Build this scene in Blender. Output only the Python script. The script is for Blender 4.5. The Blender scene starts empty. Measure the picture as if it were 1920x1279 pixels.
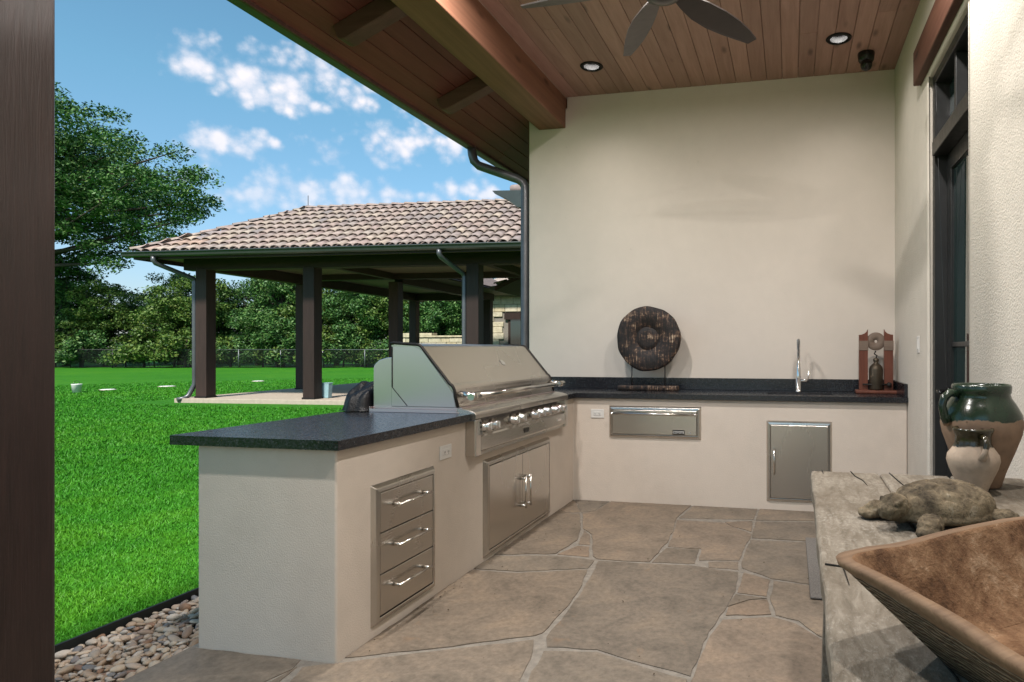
import bpy, bmesh, math, random
import numpy as np
from mathutils import Vector, Matrix, Euler, noise as mnoise

random.seed(7); rng = np.random.default_rng(7)
R = math.radians
SC = bpy.context.scene
COL = SC.collection

# ------------------------------------------------------------------ camera
cam_d = bpy.data.cameras.new('camera'); cam = bpy.data.objects.new('camera', cam_d); COL.objects.link(cam)
cam.location = (0, 0, 1.2823); cam.rotation_euler = (R(90), 0, .2055)
cam_d.sensor_width = 36; cam_d.lens = 1186.8/1920*36
cam_d.shift_x = (960-1234.6)/1920; cam_d.shift_y = (655.6-639.5)/1920
cam_d.clip_start = .05; cam_d.clip_end = 2000
SC.camera = cam

# ------------------------------------------------------------------ light
SUN_EL, SUN_AZ = R(50), R(178)      # azimuth measured from +Y towards +X: high behind the camera
SUN_W = 3.5; SUN_SIZE = 6; SKY = .10; EXPO = .8
sun_d = bpy.data.lights.new('sun', 'SUN'); sun_d.energy = SUN_W; sun_d.angle = R(SUN_SIZE); sun_d.color = (1, .95, .88)
sun = bpy.data.objects.new('sun', sun_d); COL.objects.link(sun)
sdir = Vector((math.sin(SUN_AZ)*math.cos(SUN_EL), math.cos(SUN_AZ)*math.cos(SUN_EL), math.sin(SUN_EL)))
sun.rotation_euler = sdir.to_track_quat('Z', 'Y').to_euler()
vs = SC.view_settings
SC.display_settings.display_device = 'sRGB'
vs.view_transform = 'Standard'; vs.look = 'None'; vs.exposure = EXPO; vs.gamma = 1; vs.use_curve_mapping = False
SC.cycles.use_denoising = True
SC.cycles.max_bounces = 8; SC.cycles.diffuse_bounces = 5; SC.cycles.glossy_bounces = 4; SC.cycles.transparent_max_bounces = 8
SC.cycles.sample_clamp_indirect = 6

def mk(nt, typ, ins=None, **kw):
    n = nt.nodes.new(typ)
    for k, v in kw.items(): setattr(n, k, v)
    for k, v in (ins or {}).items():
        if hasattr(v, 'node'): nt.links.new(v, n.inputs[k])
        else: n.inputs[k].default_value = v
    return n
def math_(nt, op, a, b=None, c=None, clamp=False):
    n = nt.nodes.new('ShaderNodeMath'); n.operation = op; n.use_clamp = clamp
    for i, v in enumerate((a, b, c)):
        if v is None: continue
        if hasattr(v, 'node'): nt.links.new(v, n.inputs[i])
        else: n.inputs[i].default_value = v
    return n.outputs[0]
def ramp(nt, fac, stops, interp='LINEAR'):
    n = nt.nodes.new('ShaderNodeValToRGB'); n.color_ramp.interpolation = interp
    while len(n.color_ramp.elements) < len(stops): n.color_ramp.elements.new(.5)
    for e, (p, c) in zip(n.color_ramp.elements, stops):
        e.position = p; e.color = (*c, 1) if len(c) == 3 else c
    if hasattr(fac, 'node'): nt.links.new(fac, n.inputs[0])
    return n.outputs[0]
def mixc(nt, fac, a, b, mode='MIX'):
    n = nt.nodes.new('ShaderNodeMix'); n.data_type = 'RGBA'; n.blend_type = mode; n.clamp_factor = True
    for s, v in ((n.inputs[0], fac), (n.inputs[6], a), (n.inputs[7], b)):
        if hasattr(v, 'node'): nt.links.new(v, s)
        elif isinstance(v, (tuple, list)): s.default_value = (*v, 1) if len(v) == 3 else v
        else: s.default_value = v
    return n.outputs[2]

# ------------------------------------------------------------------ sky: Nishita with fair-weather cumulus
world = bpy.data.worlds.new('World'); SC.world = world; world.use_nodes = True
nt = world.node_tree; nt.nodes.clear()
sky = mk(nt, 'ShaderNodeTexSky', sky_type='NISHITA', sun_disc=False, sun_elevation=SUN_EL, sun_rotation=SUN_AZ, altitude=50, air_density=1.0, dust_density=1.0, ozone_density=2.2)
tc = mk(nt, 'ShaderNodeTexCoord')
sp = mk(nt, 'ShaderNodeSeparateXYZ', {0: tc.outputs['Generated']})
hx = math_(nt, 'SQRT', math_(nt, 'ADD', math_(nt, 'MULTIPLY', sp.outputs[0], sp.outputs[0]), math_(nt, 'MULTIPLY', sp.outputs[1], sp.outputs[1])))
az = math_(nt, 'ARCTAN2', sp.outputs[0], sp.outputs[1])
el = math_(nt, 'DIVIDE', sp.outputs[2], math_(nt, 'MAXIMUM', hx, .02))
tf = mk(nt, 'ShaderNodeMapRange', {'Value': el, 'From Min': .0, 'From Max': .35})
skyc = mixc(nt, 1.0, sky.outputs[0], mixc(nt, tf.outputs[0], (.80, .80, .92), (.77, 1.10, 1.02)), 'MULTIPLY')
pv = mk(nt, 'ShaderNodeCombineXYZ', {0: az, 1: el, 2: 0.0})
n1 = mk(nt, 'ShaderNodeTexNoise', {'Vector': pv.outputs[0], 'Scale': 17.0, 'Detail': 7.0, 'Roughness': .55, 'Distortion': .15})
n2 = mk(nt, 'ShaderNodeTexNoise', {'Vector': pv.outputs[0], 'Scale': 5.5, 'Detail': 6.0, 'Roughness': .6})
puffs = [(-.836, .362, .030, .028), (-.785, .352, .048, .034), (-.732, .366, .044, .042), (-.694, .384, .032, .038), (-.662, .358, .042, .028), (-.750, .338, .095, .020),
         (-.832, .262, .024, .020), (-.812, .270, .024, .028), (-.790, .262, .028, .020),
         (-.682, .276, .034, .028), (-.632, .294, .030, .032), (-.600, .286, .050, .030), (-.563, .308, .038, .034), (-.520, .306, .05, .03), (-.46, .30, .05, .03),
         (-.772, .205, .06, .020), (-.715, .220, .065, .024), (-.66, .226, .06, .024), (-.605, .226, .06, .020), (-.54, .225, .05, .022), (-.47, .235, .05, .02),
         (-.766, .286, .012, .010), (-.751, .278, .012, .010), (-.66, .205, .16, .030),
         (-1.25, .33, .07, .045), (-1.32, .34, .05, .05), (-1.18, .22, .06, .025), (-1.05, .16, .08, .02), (-.25, .30, .07, .04), (-.12, .24, .08, .03), (.15, .33, .06, .05), (.30, .30, .07, .04)]
field = None
for (a, e, w, hh) in puffs:
    w *= 1.42; hh *= 1.8 if e > .25 else 1.6
    da = math_(nt, 'MULTIPLY', math_(nt, 'SUBTRACT', az, a), 1/w)
    de = math_(nt, 'MULTIPLY', math_(nt, 'SUBTRACT', el, e), 1/hh)
    # flatter below than above
    de = math_(nt, 'MAXIMUM', de, math_(nt, 'MULTIPLY', de, -1.5))
    dd = math_(nt, 'SQRT', math_(nt, 'ADD', math_(nt, 'MULTIPLY', da, da), math_(nt, 'MULTIPLY', de, de)))
    v = math_(nt, 'SUBTRACT', 1.0, dd)
    field = v if field is None else math_(nt, 'SMOOTH_MAX', field, v, .25)
glob = math_(nt, 'MULTIPLY', math_(nt, 'SUBTRACT', n2.outputs[0], .68), 5.0)
field = math_(nt, 'MAXIMUM', field, glob)
vor = mk(nt, 'ShaderNodeTexVoronoi', {'Vector': pv.outputs[0], 'Scale': 26.0, 'Smoothness': .35}, feature='SMOOTH_F1')
vo2 = mk(nt, 'ShaderNodeTexVoronoi', {'Vector': pv.outputs[0], 'Scale': 75.0, 'Smoothness': .35}, feature='SMOOTH_F1')
n3 = mk(nt, 'ShaderNodeTexNoise', {'Vector': pv.outputs[0], 'Scale': 42.0, 'Detail': 6.0, 'Roughness': .6})
bil = math_(nt, 'ADD', math_(nt, 'MULTIPLY', math_(nt, 'SUBTRACT', .36, vor.outputs['Distance']), 1.0), math_(nt, 'MULTIPLY', math_(nt, 'SUBTRACT', .36, vo2.outputs['Distance']), .55))
bil = math_(nt, 'ADD', bil, math_(nt, 'MULTIPLY', math_(nt, 'SUBTRACT', n3.outputs[0], .5), 1.1))
dens = math_(nt, 'ADD', field, math_(nt, 'ADD', bil, math_(nt, 'MULTIPLY', math_(nt, 'SUBTRACT', n1.outputs[0], .48), .8)))
msk = mk(nt, 'ShaderNodeMapRange', {'Value': dens, 'From Min': -.0, 'From Max': 1.0}, interpolation_type='SMOOTHSTEP')
body = mk(nt, 'ShaderNodeMapRange', {'Value': math_(nt, 'ADD', bil, math_(nt, 'MULTIPLY', field, .35)), 'From Min': -.25, 'From Max': .55})
cl = mixc(nt, body.outputs[0], (3.7, 4.3, 5.3), (6.3, 5.95, 6.1))
up = mk(nt, 'ShaderNodeMapRange', {'Value': el, 'From Min': -.01, 'From Max': .04})
thin = mk(nt, 'ShaderNodeMapRange', {'Value': el, 'From Min': .18, 'From Max': .30, 'To Min': .55, 'To Max': .92})
mfac = math_(nt, 'MULTIPLY', math_(nt, 'MULTIPLY', msk.outputs[0], thin.outputs[0]), up.outputs[0])
fin = mixc(nt, mfac, skyc, cl)
bg = mk(nt, 'ShaderNodeBackground', {'Color': fin, 'Strength': SKY})
wo = mk(nt, 'ShaderNodeOutputWorld', {'Surface': bg.outputs[0]})

# ------------------------------------------------------------------ helpers: objects
def link(o, parent=None):
    COL.objects.link(o)
    if parent: o.parent = parent
    return o
def tag(o, label=None, cat=None, group=None, kind=None):
    for k, v in (('label', label), ('category', cat), ('group', group), ('kind', kind)):
        if v: o[k] = v
    return o
def thing(name, label, cat, loc=(0, 0, 0), rz=0, group=None):
    o = bpy.data.objects.new(name, None); o.empty_display_size = .1; link(o)
    o.location = loc; o.rotation_euler = (0, 0, rz)
    return tag(o, label, cat, group)
def mesh_obj(name, me, mat=None, parent=None, loc=None, rot=None):
    if mat and not me.materials: me.materials.append(mat)
    o = bpy.data.objects.new(name, me); link(o, parent)
    if loc is not None: o.location = loc
    if rot is not None: o.rotation_euler = rot
    return o
def arr_mesh(name, V, F, smooth=False):
    V = np.asarray(V, dtype=np.float32); F = np.asarray(F, dtype=np.int32)
    me = bpy.data.meshes.new(name); k = F.shape[1]
    me.vertices.add(len(V)); me.vertices.foreach_set('co', V.ravel())
    me.loops.add(F.size); me.loops.foreach_set('vertex_index', F.ravel())
    me.polygons.add(len(F)); me.polygons.foreach_set('loop_start', np.arange(0, F.size, k, dtype=np.int32))
    me.update(calc_edges=True); me.validate()
    if smooth: me.polygons.foreach_set('use_smooth', np.ones(len(F), bool))
    return me
class MB:
    def __init__(s): s.v = []; s.f = []; s.sm = []; s.mi = []; s.cur = 0
    def add(s, vs, fs, smooth=False):
        b = len(s.v); s.v += [tuple(p) for p in vs]
        s.f += [tuple(i+b for i in f) for f in fs]; s.sm += [smooth]*len(fs); s.mi += [s.cur]*len(fs); return s
    def box(s, x0, y0, z0, x1, y1, z1):
        v = [(x0,y0,z0),(x1,y0,z0),(x1,y1,z0),(x0,y1,z0),(x0,y0,z1),(x1,y0,z1),(x1,y1,z1),(x0,y1,z1)]
        return s.add(v, [(0,3,2,1),(4,5,6,7),(0,1,5,4),(1,2,6,5),(2,3,7,6),(3,0,4,7)])
    def obox(s, c, size, M):
        hx, hy, hz = size[0]/2, size[1]/2, size[2]/2; c = Vector(c)
        v = [c + M @ Vector((a*hx, b*hy, d*hz)) for d in (-1,1) for (a,b) in ((-1,-1),(1,-1),(1,1),(-1,1))]
        return s.add(v, [(0,3,2,1),(4,5,6,7),(0,1,5,4),(1,2,6,5),(2,3,7,6),(3,0,4,7)])
    def prism(s, poly, axis, a0, a1, smooth=False):
        # poly: 2D points in the two other axes (in axis order x,y,z without `axis`)
        n = len(poly)
        def p3(p, a):
            return {'x': (a, p[0], p[1]), 'y': (p[0], a, p[1]), 'z': (p[0], p[1], a)}[axis]
        v = [p3(p, a0) for p in poly] + [p3(p, a1) for p in poly]
        s.add(v, [tuple(range(n)), tuple(range(2*n-1, n-1, -1))])
        return s.add(v, [(i, i+n, (i+1) % n + n, (i+1) % n) for i in range(n)], smooth)
    def tube(s, pts, r, seg=10, caps=True, smooth=True):
        pts = [Vector(p) for p in pts]; n = len(pts)
        rs = r if isinstance(r, (list, tuple)) else [r]*n
        v = []; up = Vector((.13, .21, 1)).normalized(); prev = None
        for i, p in enumerate(pts):
            t = (pts[min(i+1, n-1)] - pts[max(i-1, 0)]).normalized()
            a = t.cross(up) if prev is None else prev - t*prev.dot(t)
            if a.length < 1e-4: a = t.cross(Vector((1, 0, 0)))
            a.normalize(); prev = a; b = t.cross(a)
            for k in range(seg):
                an = 2*math.pi*k/seg; v.append(p + (a*math.cos(an) + b*math.sin(an))*rs[i])
        f = [(i*seg+k, i*seg+(k+1) % seg, (i+1)*seg+(k+1) % seg, (i+1)*seg+k) for i in range(n-1) for k in range(seg)]
        s.add(v, f, smooth)
        if caps: s.add(v[:seg], [tuple(range(seg-1, -1, -1))]); s.add(v[-seg:], [tuple(range(seg))])
        return s
    def lathe(s, prof, c=(0, 0, 0), seg=40, smooth=True, axis='z', wob=None):
        c = Vector(c); n = len(prof); v = []
        for (r, z) in prof:
            for k in range(seg):
                a = 2*math.pi*k/seg; rr = r*(1 + (wob(a, z) if wob else 0))
                q = (rr*math.cos(a), rr*math.sin(a), z)
                if axis == 'x': q = (q[2], q[0], q[1])
                if axis == 'y': q = (q[0], q[2], q[1])
                v.append(c + Vector(q))
        f = [(i*seg+k, i*seg+(k+1) % seg, (i+1)*seg+(k+1) % seg, (i+1)*seg+k) for i in range(n-1) for k in range(seg)]
        return s.add(v, f, smooth)
    def ell(s, c, r, seg=16, rings=10, M=None):
        c = Vector(c); v = []; 
        for i in range(rings+1):
            th = math.pi*i/rings
            for k in range(seg):
                a = 2*math.pi*k/seg
                q = Vector((r[0]*math.sin(th)*math.cos(a), r[1]*math.sin(th)*math.sin(a), r[2]*math.cos(th)))
                v.append(c + (M @ q if M else q))
        f = [(i*seg+k, (i+1)*seg+k, (i+1)*seg+(k+1) % seg, i*seg+(k+1) % seg) for i in range(rings) for k in range(seg)]
        return s.add(v, f, True)
    def mesh(s, name, mats):
        me = bpy.data.meshes.new(name); me.from_pydata(s.v, [], s.f)
        me.polygons.foreach_set('use_smooth', s.sm); me.polygons.foreach_set('material_index', s.mi)
        for m in (mats if isinstance(mats, (list, tuple)) else [mats]): me.materials.append(m)
        bm = bmesh.new(); bm.from_mesh(me); bmesh.ops.remove_doubles(bm, verts=bm.verts, dist=1e-5)
        bmesh.ops.recalc_face_normals(bm, faces=bm.faces); bm.to_mesh(me); bm.free()
        me.update(); return me
    def build(s, name, mats, parent=None, bevel=0, seg=2, loc=None, rot=None):
        o = mesh_obj(name, s.mesh(name, mats), None, parent, loc, rot)
        if bevel:
            m = o.modifiers.new('bevel', 'BEVEL'); m.width = bevel; m.segments = seg; m.limit_method = 'ANGLE'; m.angle_limit = R(40)
            m.harden_normals = False
        return o
def box(name, mat, parent, *a, bevel=0, seg=2): return MB().box(*a).build(name, mat, parent, bevel, seg)
def copy_tree(o, parent=None):
    c = o.copy(); link(c); c.parent = parent
    for ch in list(o.children): copy_tree(ch, c)
    return c

# ------------------------------------------------------------------ materials
MATS = {}
def mat(name):
    m = bpy.data.materials.new(name); m.use_nodes = True; nt = m.node_tree; nt.nodes.clear()
    b = nt.nodes.new('ShaderNodeBsdfPrincipled'); o = nt.nodes.new('ShaderNodeOutputMaterial'); nt.links.new(b.outputs[0], o.inputs[0])
    MATS[name] = m; return m, nt, b
def setp(nt, b, **k):
    names = dict(color='Base Color', rough='Roughness', metal='Metallic', normal='Normal', spec='Specular IOR Level', coat='Coat Weight', coatr='Coat Roughness', trans='Transmission Weight', emit='Emission Color', emits='Emission Strength', aniso='Anisotropic', sss='Subsurface Weight')
    for kk, v in k.items():
        s = b.inputs[names[kk]]
        if hasattr(v, 'node'): nt.links.new(v, s)
        elif isinstance(v, (tuple, list)): s.default_value = (*v, 1) if len(v) == 3 else v
        else: s.default_value = v
def ocoord(nt, scale=(1, 1, 1), kind='Object', rot=(0, 0, 0), rnd=0):
    t = mk(nt, 'ShaderNodeTexCoord'); m = mk(nt, 'ShaderNodeMapping', {'Vector': t.outputs[kind], 'Scale': scale, 'Rotation': rot})
    if rnd:
        oi = mk(nt, 'ShaderNodeObjectInfo'); r = math_(nt, 'MULTIPLY', oi.outputs['Random'], rnd)
        c = mk(nt, 'ShaderNodeCombineXYZ', {0: r, 1: r, 2: r}); nt.links.new(c.outputs[0], m.inputs['Location'])
    return m.outputs[0]
def noise(nt, vec, scale, detail=4, rough=.5, dist=0):
    n = mk(nt, 'ShaderNodeTexNoise', {'Vector': vec, 'Scale': scale, 'Detail': detail, 'Roughness': rough, 'Distortion': dist}); return n.outputs[0]
def bump(nt, h, strength=.3, dist=.01, normal=None):
    n = mk(nt, 'ShaderNodeBump', {'Height': h, 'Strength': strength, 'Distance': dist})
    if normal is not None: nt.links.new(normal, n.inputs['Normal'])
    return n.outputs[0]
def stucco(name, col, grain=170, strength=.35, mott=.90):
    m, nt, b = mat(name); v = ocoord(nt)
    big = noise(nt, v, 1.3, 4, .6); mid = noise(nt, v, 9, 4, .6); fine = noise(nt, v, grain, 3, .6)
    c = ramp(nt, math_(nt, 'ADD', math_(nt, 'MULTIPLY', big, .65), math_(nt, 'MULTIPLY', mid, .35)), [(.3, [x*mott for x in col]), (.55, col), (.75, [min(1, x*1.05) for x in col])])
    sp = mk(nt, 'ShaderNodeMapRange', {'Value': noise(nt, v, 14, 3, .7), 'From Min': .70, 'From Max': .76})
    c = mixc(nt, math_(nt, 'MULTIPLY', sp.outputs[0], .25), c, [x*.7 for x in col])
    setp(nt, b, color=c, rough=.92, spec=.15, normal=bump(nt, math_(nt, 'ADD', fine, math_(nt, 'MULTIPLY', mid, .5)), strength, .004)); return m
def wood(name, dark, light, axis=1, grain=1.0, rough=.6, spec=.3, knots=True, bumpk=.25, rand=.25, freq=1.0):
    m, nt, b = mat(name); sc = [14*freq]*3; sc[axis] = 1.1*freq*grain
    v = ocoord(nt, sc, rnd=37.0); v2 = ocoord(nt, [x*4 if i != axis else x*2 for i, x in enumerate(sc)], rnd=11.0)
    g = noise(nt, v, 1.0, 6, .6, 1.2); gf = noise(nt, v2, 1.6, 4, .65, .4)
    h = math_(nt, 'ADD', math_(nt, 'MULTIPLY', g, .65), math_(nt, 'MULTIPLY', gf, .35))
    c = ramp(nt, h, [(.25, dark), (.5, [(a+d)/2 for a, d in zip(dark, light)]), (.75, light)])
    if knots:
        ks = [6.0]*3; ks[axis] = 2.0
        vo = mk(nt, 'ShaderNodeTexVoronoi', {'Vector': ocoord(nt, ks, rnd=53.0), 'Scale': 1.0, 'Randomness': 1.0})
        k = mk(nt, 'ShaderNodeMapRange', {'Value': vo.outputs['Distance'], 'From Min': .05, 'From Max': .17, 'To Min': .75, 'To Max': 0})
        c = mixc(nt, k.outputs[0], c, [x*.35 for x in dark])
    oi = mk(nt, 'ShaderNodeObjectInfo')
    rr = mk(nt, 'ShaderNodeMapRange', {'Value': oi.outputs['Random'], 'To Min': 1-rand, 'To Max': 1+rand})
    hs = mk(nt, 'ShaderNodeHueSaturation', {'Color': c, 'Value': rr.outputs[0]})
    setp(nt, b, color=hs.outputs[0], rough=rough, spec=spec, normal=bump(nt, h, bumpk, .004)); return m
def plain(name, col, rough=.5, metal=0, spec=.4, bmp=0, scale=60, var=.12):
    m, nt, b = mat(name); v = ocoord(nt); n = noise(nt, v, scale*.15, 5, .6)
    c = ramp(nt, n, [(.3, [x*(1-var) for x in col]), (.7, [min(1, x*(1+var)) for x in col])])
    r = mk(nt, 'ShaderNodeMapRange', {'Value': noise(nt, v, scale*.4, 4, .6), 'From Min': .3, 'From Max': .7, 'To Min': max(.02, rough*.85), 'To Max': min(1, rough*1.15)})
    setp(nt, b, color=c, rough=r.outputs[0], metal=metal, spec=spec)
    if bmp: setp(nt, b, normal=bump(nt, noise(nt, v, scale, 4, .6), bmp, .004))
    return m
def steel(name, axis, col=(.56, .525, .48), rough=.27):
    m, nt, b = mat(name); sc = [900.0]*3; sc[axis] = 6.0
    n = noise(nt, ocoord(nt, sc), 1.0, 2, .5); cloud = noise(nt, ocoord(nt), 1.6, 1, .5)
    r = mk(nt, 'ShaderNodeMapRange', {'Value': math_(nt, 'ADD', math_(nt, 'MULTIPLY', n, .06), math_(nt, 'MULTIPLY', cloud, .94)), 'From Min': .3, 'From Max': .7, 'To Min': rough*.88, 'To Max': rough*1.14})
    c = ramp(nt, cloud, [(.3, [x*.96 for x in col]), (.7, col)])
    setp(nt, b, color=c, metal=1.0, rough=r.outputs[0], aniso=.35); return m

M_wall = stucco('stucco_wall', (.60, .535, .470), 150, .25, .95)
M_base = stucco('stucco_base', (.60, .522, .448), 150, .5)
M_house = stucco('stucco_house', (.60, .55, .48), 100, 1.0)
M_plank = wood('ceiling_wood', (.255, .136, .108), (.43, .258, .212), axis=1, rough=.5, spec=.35, rand=.16)
M_soffit = wood('soffit_wood', (.115, .032, .024), (.20, .065, .050), axis=1, rough=.55, rand=.12, knots=False)
M_beam = wood('beam_wood', (.135, .058, .036), (.30, .145, .088), axis=1, grain=.6, rough=.55, rand=.05, freq=.6)
M_rafter = wood('rafter_wood', (.060, .028, .021), (.13, .066, .050), axis=0, rough=.55, rand=.15, knots=False)
M_post = wood('post_wood', (.009, .005, .0043), (.030, .016, .0135), axis=2, rough=.36, spec=.5, rand=.05, bumpk=1.0, freq=2.2, knots=False)
M_ppost = wood('pavilion_wood', (.020, .011, .009), (.050, .028, .022), axis=2, rough=.6, rand=.2, knots=False)
M_pbeam = wood('pavilion_beam_wood', (.020, .012, .009), (.055, .032, .022), axis=0, rough=.65, rand=.2, knots=False)
M_psoff = plain('pavilion_soffit', (.16, .115, .075), .7)
M_lintel = wood('lintel_wood', (.060, .024, .015), (.13, .058, .036), axis=1, rough=.6, rand=.05)
M_gutter = plain('gutter_paint', (.055, .060, .055), .35, metal=.3, spec=.5)
M_spout = plain('downspout_paint', (.10, .10, .105), .35, metal=.4, spec=.5)
M_bronze = plain('bronze_frame', (.030, .030, .030), .33, metal=.3, spec=.5, var=.05)
M_black = plain('black_plastic', (.008, .008, .008), .25, spec=.5)
M_baffle = plain('black_baffle', (.004, .004, .004), .55, spec=.2)
M_chrome = plain('chrome', (.72, .72, .72), .08, metal=1, var=.03)
M_steelv = steel('brushed_steel_vertical', 2)
M_steelh = steel('brushed_steel_horizontal', 1)
M_steelx = steel('brushed_steel_cross', 0, (.68, .58, .575), .33)
M_bar = steel('polished_bar', 1, (.66, .63, .59), .18)
M_darkgap = plain('dark_gap', (.012, .012, .012), .7)  # near-black fill for gaps and seams of the steel fronts
M_white = plain('white_plastic', (.62, .60, .57), .4, var=.04)
M_rubber = plain('black_edging', (.010, .011, .010), .6)
M_iron = plain('dark_iron', (.018, .015, .013), .55, metal=.4, bmp=.2)

def m_granite():
    m, nt, b = mat('black_granite'); v = ocoord(nt)
    a = noise(nt, v, 120, 3, .6); s = mk(nt, 'ShaderNodeTexVoronoi', {'Vector': v, 'Scale': 260.0})
    c = ramp(nt, a, [(.35, (.006, .006, .008)), (.6, (.018, .019, .023)), (.72, (.06, .063, .07)), (.8, (.12, .12, .13))])
    r = mk(nt, 'ShaderNodeMapRange', {'Value': noise(nt, v, 60, 4, .6), 'From Min': .3, 'From Max': .7, 'To Min': .12, 'To Max': .34})
    lea = math_(nt, 'ADD', noise(nt, v, 45, 3, .55, .6), math_(nt, 'MULTIPLY', s.outputs['Distance'], .25))
    setp(nt, b, color=c, rough=r.outputs[0], spec=.5, normal=bump(nt, lea, .35, .003)); return m
M_granite = m_granite()
def m_stone():
    m, nt, b = mat('flagstone'); v = ocoord(nt); oi = mk(nt, 'ShaderNodeObjectInfo')
    base = ramp(nt, oi.outputs['Random'], [(0, (.140, .116, .096)), (.25, (.190, .152, .122)), (.45, (.158, .138, .120)), (.65, (.195, .148, .115)), (.82, (.178, .150, .125)), (1, (.145, .120, .100))])
    n1 = noise(nt, v, 3.4, 8, .68, .7); n2 = noise(nt, v, 34, 7, .72)
    c = mixc(nt, 1.0, base, ramp(nt, n1, [(.3, (.64, .64, .60)), (.5, (1.04, 1.02, .95)), (.7, (1.38, 1.30, 1.14))]), 'MULTIPLY')
    c = mixc(nt, .8, c, ramp(nt, n2, [(.32, (.68, .68, .68)), (.5, (1, 1, 1)), (.68, (1.28, 1.28, 1.28))]), 'MULTIPLY')
    pt = mk(nt, 'ShaderNodeMapRange', {'Value': noise(nt, v, 75, 3, .6), 'From Min': .68, 'From Max': .73, 'To Max': .55})
    c = mixc(nt, pt.outputs[0], c, (.07, .052, .040))
    st = mk(nt, 'ShaderNodeMapRange', {'Value': noise(nt, v, 6.5, 3, .6, 1.5), 'From Min': .66, 'From Max': .74, 'To Max': .45})
    c = mixc(nt, st.outputs[0], c, (.225, .145, .09))
    setp(nt, b, color=c, rough=.62, spec=.3, normal=bump(nt, math_(nt, 'ADD', math_(nt, 'MULTIPLY', n1, 1.0), math_(nt, 'MULTIPLY', n2, .25)), .4, .012)); return m
M_stone = m_stone()
M_mortar = plain('mortar', (.23, .205, .175), .95, bmp=.9, scale=160, spec=.1, var=.2)
M_concrete = plain('pale_concrete', (.42, .345, .275), .85, bmp=.3, scale=60, spec=.15)
def m_rand(name, stops, rough=.7, nscale=0, spec=.3, island=True, bmp=0):
    m, nt, b = mat(name)
    r = mk(nt, 'ShaderNodeNewGeometry').outputs['Random Per Island'] if island else mk(nt, 'ShaderNodeObjectInfo').outputs['Random']
    c = ramp(nt, r, stops)
    if nscale:
        n = noise(nt, ocoord(nt, rnd=0 if island else 20.), nscale, 4, .6)
        c = mixc(nt, 1.0, c, ramp(nt, n, [(.3, (.72, .72, .72)), (.7, (1.22, 1.22, 1.22))]), 'MULTIPLY')
        if bmp: setp(nt, b, normal=bump(nt, n, bmp, .01))
    setp(nt, b, color=c, rough=rough, spec=spec); return m, nt, b
PEB = [(0, (.36, .25, .17)), (.2, (.45, .36, .27)), (.4, (.30, .20, .13)), (.6, (.40, .31, .24)), (.75, (.50, .43, .36)), (.88, (.22, .12, .07)), (1, (.16, .165, .17))]
M_peb, _, _ = m_rand('river_pebble', PEB, .55, 30, island=False)
M_pebs, _, _ = m_rand('river_pebble_mass', PEB, .55, 30, island=True)
M_tile, _, _ = m_rand('clay_tile', [(0, (.34, .245, .205)), (.2, (.36, .275, .24)), (.4, (.30, .235, .215)), (.55, (.40, .31, .245)), (.7, (.265, .222, .212)), (.85, (.345, .25, .22)), (1, (.41, .335, .275))], .8, 7, island=False, bmp=.3)
M_tilem, _, _ = m_rand('clay_tile_mass', [(0, (.40, .27, .21)), (.4, (.34, .25, .225)), (.7, (.29, .235, .225)), (1, (.48, .37, .29))], .8, 7, island=True)
def m_grass(name, blades):
    m, nt, b = mat(name)
    g = mk(nt, 'ShaderNodeNewGeometry'); pos = g.outputs['Position']
    big = noise(nt, pos, .22, 4, .6); mid = noise(nt, pos, 2.4, 4, .6); fine = noise(nt, pos, 28, 3, .7)
    c = ramp(nt, math_(nt, 'ADD', math_(nt, 'MULTIPLY', big, .5), math_(nt, 'MULTIPLY', mid, .5)), [(.3, (.030, .165, .010)), (.5, (.048, .215, .014)), (.7, (.085, .260, .016))])
    if blades:
        c = mixc(nt, 1.0, c, ramp(nt, g.outputs['Random Per Island'], [(0, (.68, .74, .6)), (.5, (.92, .96, .8)), (.9, (1.12, 1.1, .9)), (1, (1.5, 1.3, 1.2))]), 'MULTIPLY')
        setp(nt, b, color=c, rough=.5, spec=.18)
    else:
        c = mixc(nt, 1.0, c, ramp(nt, fine, [(.3, (.48, .52, .48)), (.5, (.80, .80, .80)), (.7, (1.1, 1.02, 1.1))]), 'MULTIPLY')
        setp(nt, b, color=c, rough=.8, spec=.1, normal=bump(nt, fine, .8, .04))
    return m
M_lawn = m_grass('lawn_green', False); M_blade = m_grass('grass_blade', True)
def m_leaf(name, stops):
    m, nt, b = m_rand(name, stops, .5, 0, .25)
    return m
M_leafA = m_leaf('leaf_oak', [(0, (0.030, 0.083, 0.021)), (.45, (0.057, 0.138, 0.030)), (.8, (0.088, 0.177, 0.043)), (1, (0.135, 0.210, 0.054))])
M_leafB = m_leaf('leaf_deep', [(0, (0.023, 0.068, 0.018)), (.5, (0.052, 0.127, 0.029)), (.85, (0.083, 0.169, 0.039)), (1, (0.130, 0.202, 0.052))])
M_leafC = m_leaf('leaf_yellowgreen', [(0, (0.042, 0.090, 0.017)), (.5, (0.086, 0.150, 0.026)), (.85, (0.126, 0.186, 0.036)), (1, (0.180, 0.216, 0.048))])
M_leafD = m_leaf('leaf_wood_mass', [(0, (0.021, 0.057, 0.015)), (.6, (0.045, 0.105, 0.024)), (1, (0.083, 0.143, 0.033))])
M_bark = plain('bark', (.055, .042, .032), .9, bmp=.9, scale=30, var=.35)

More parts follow.
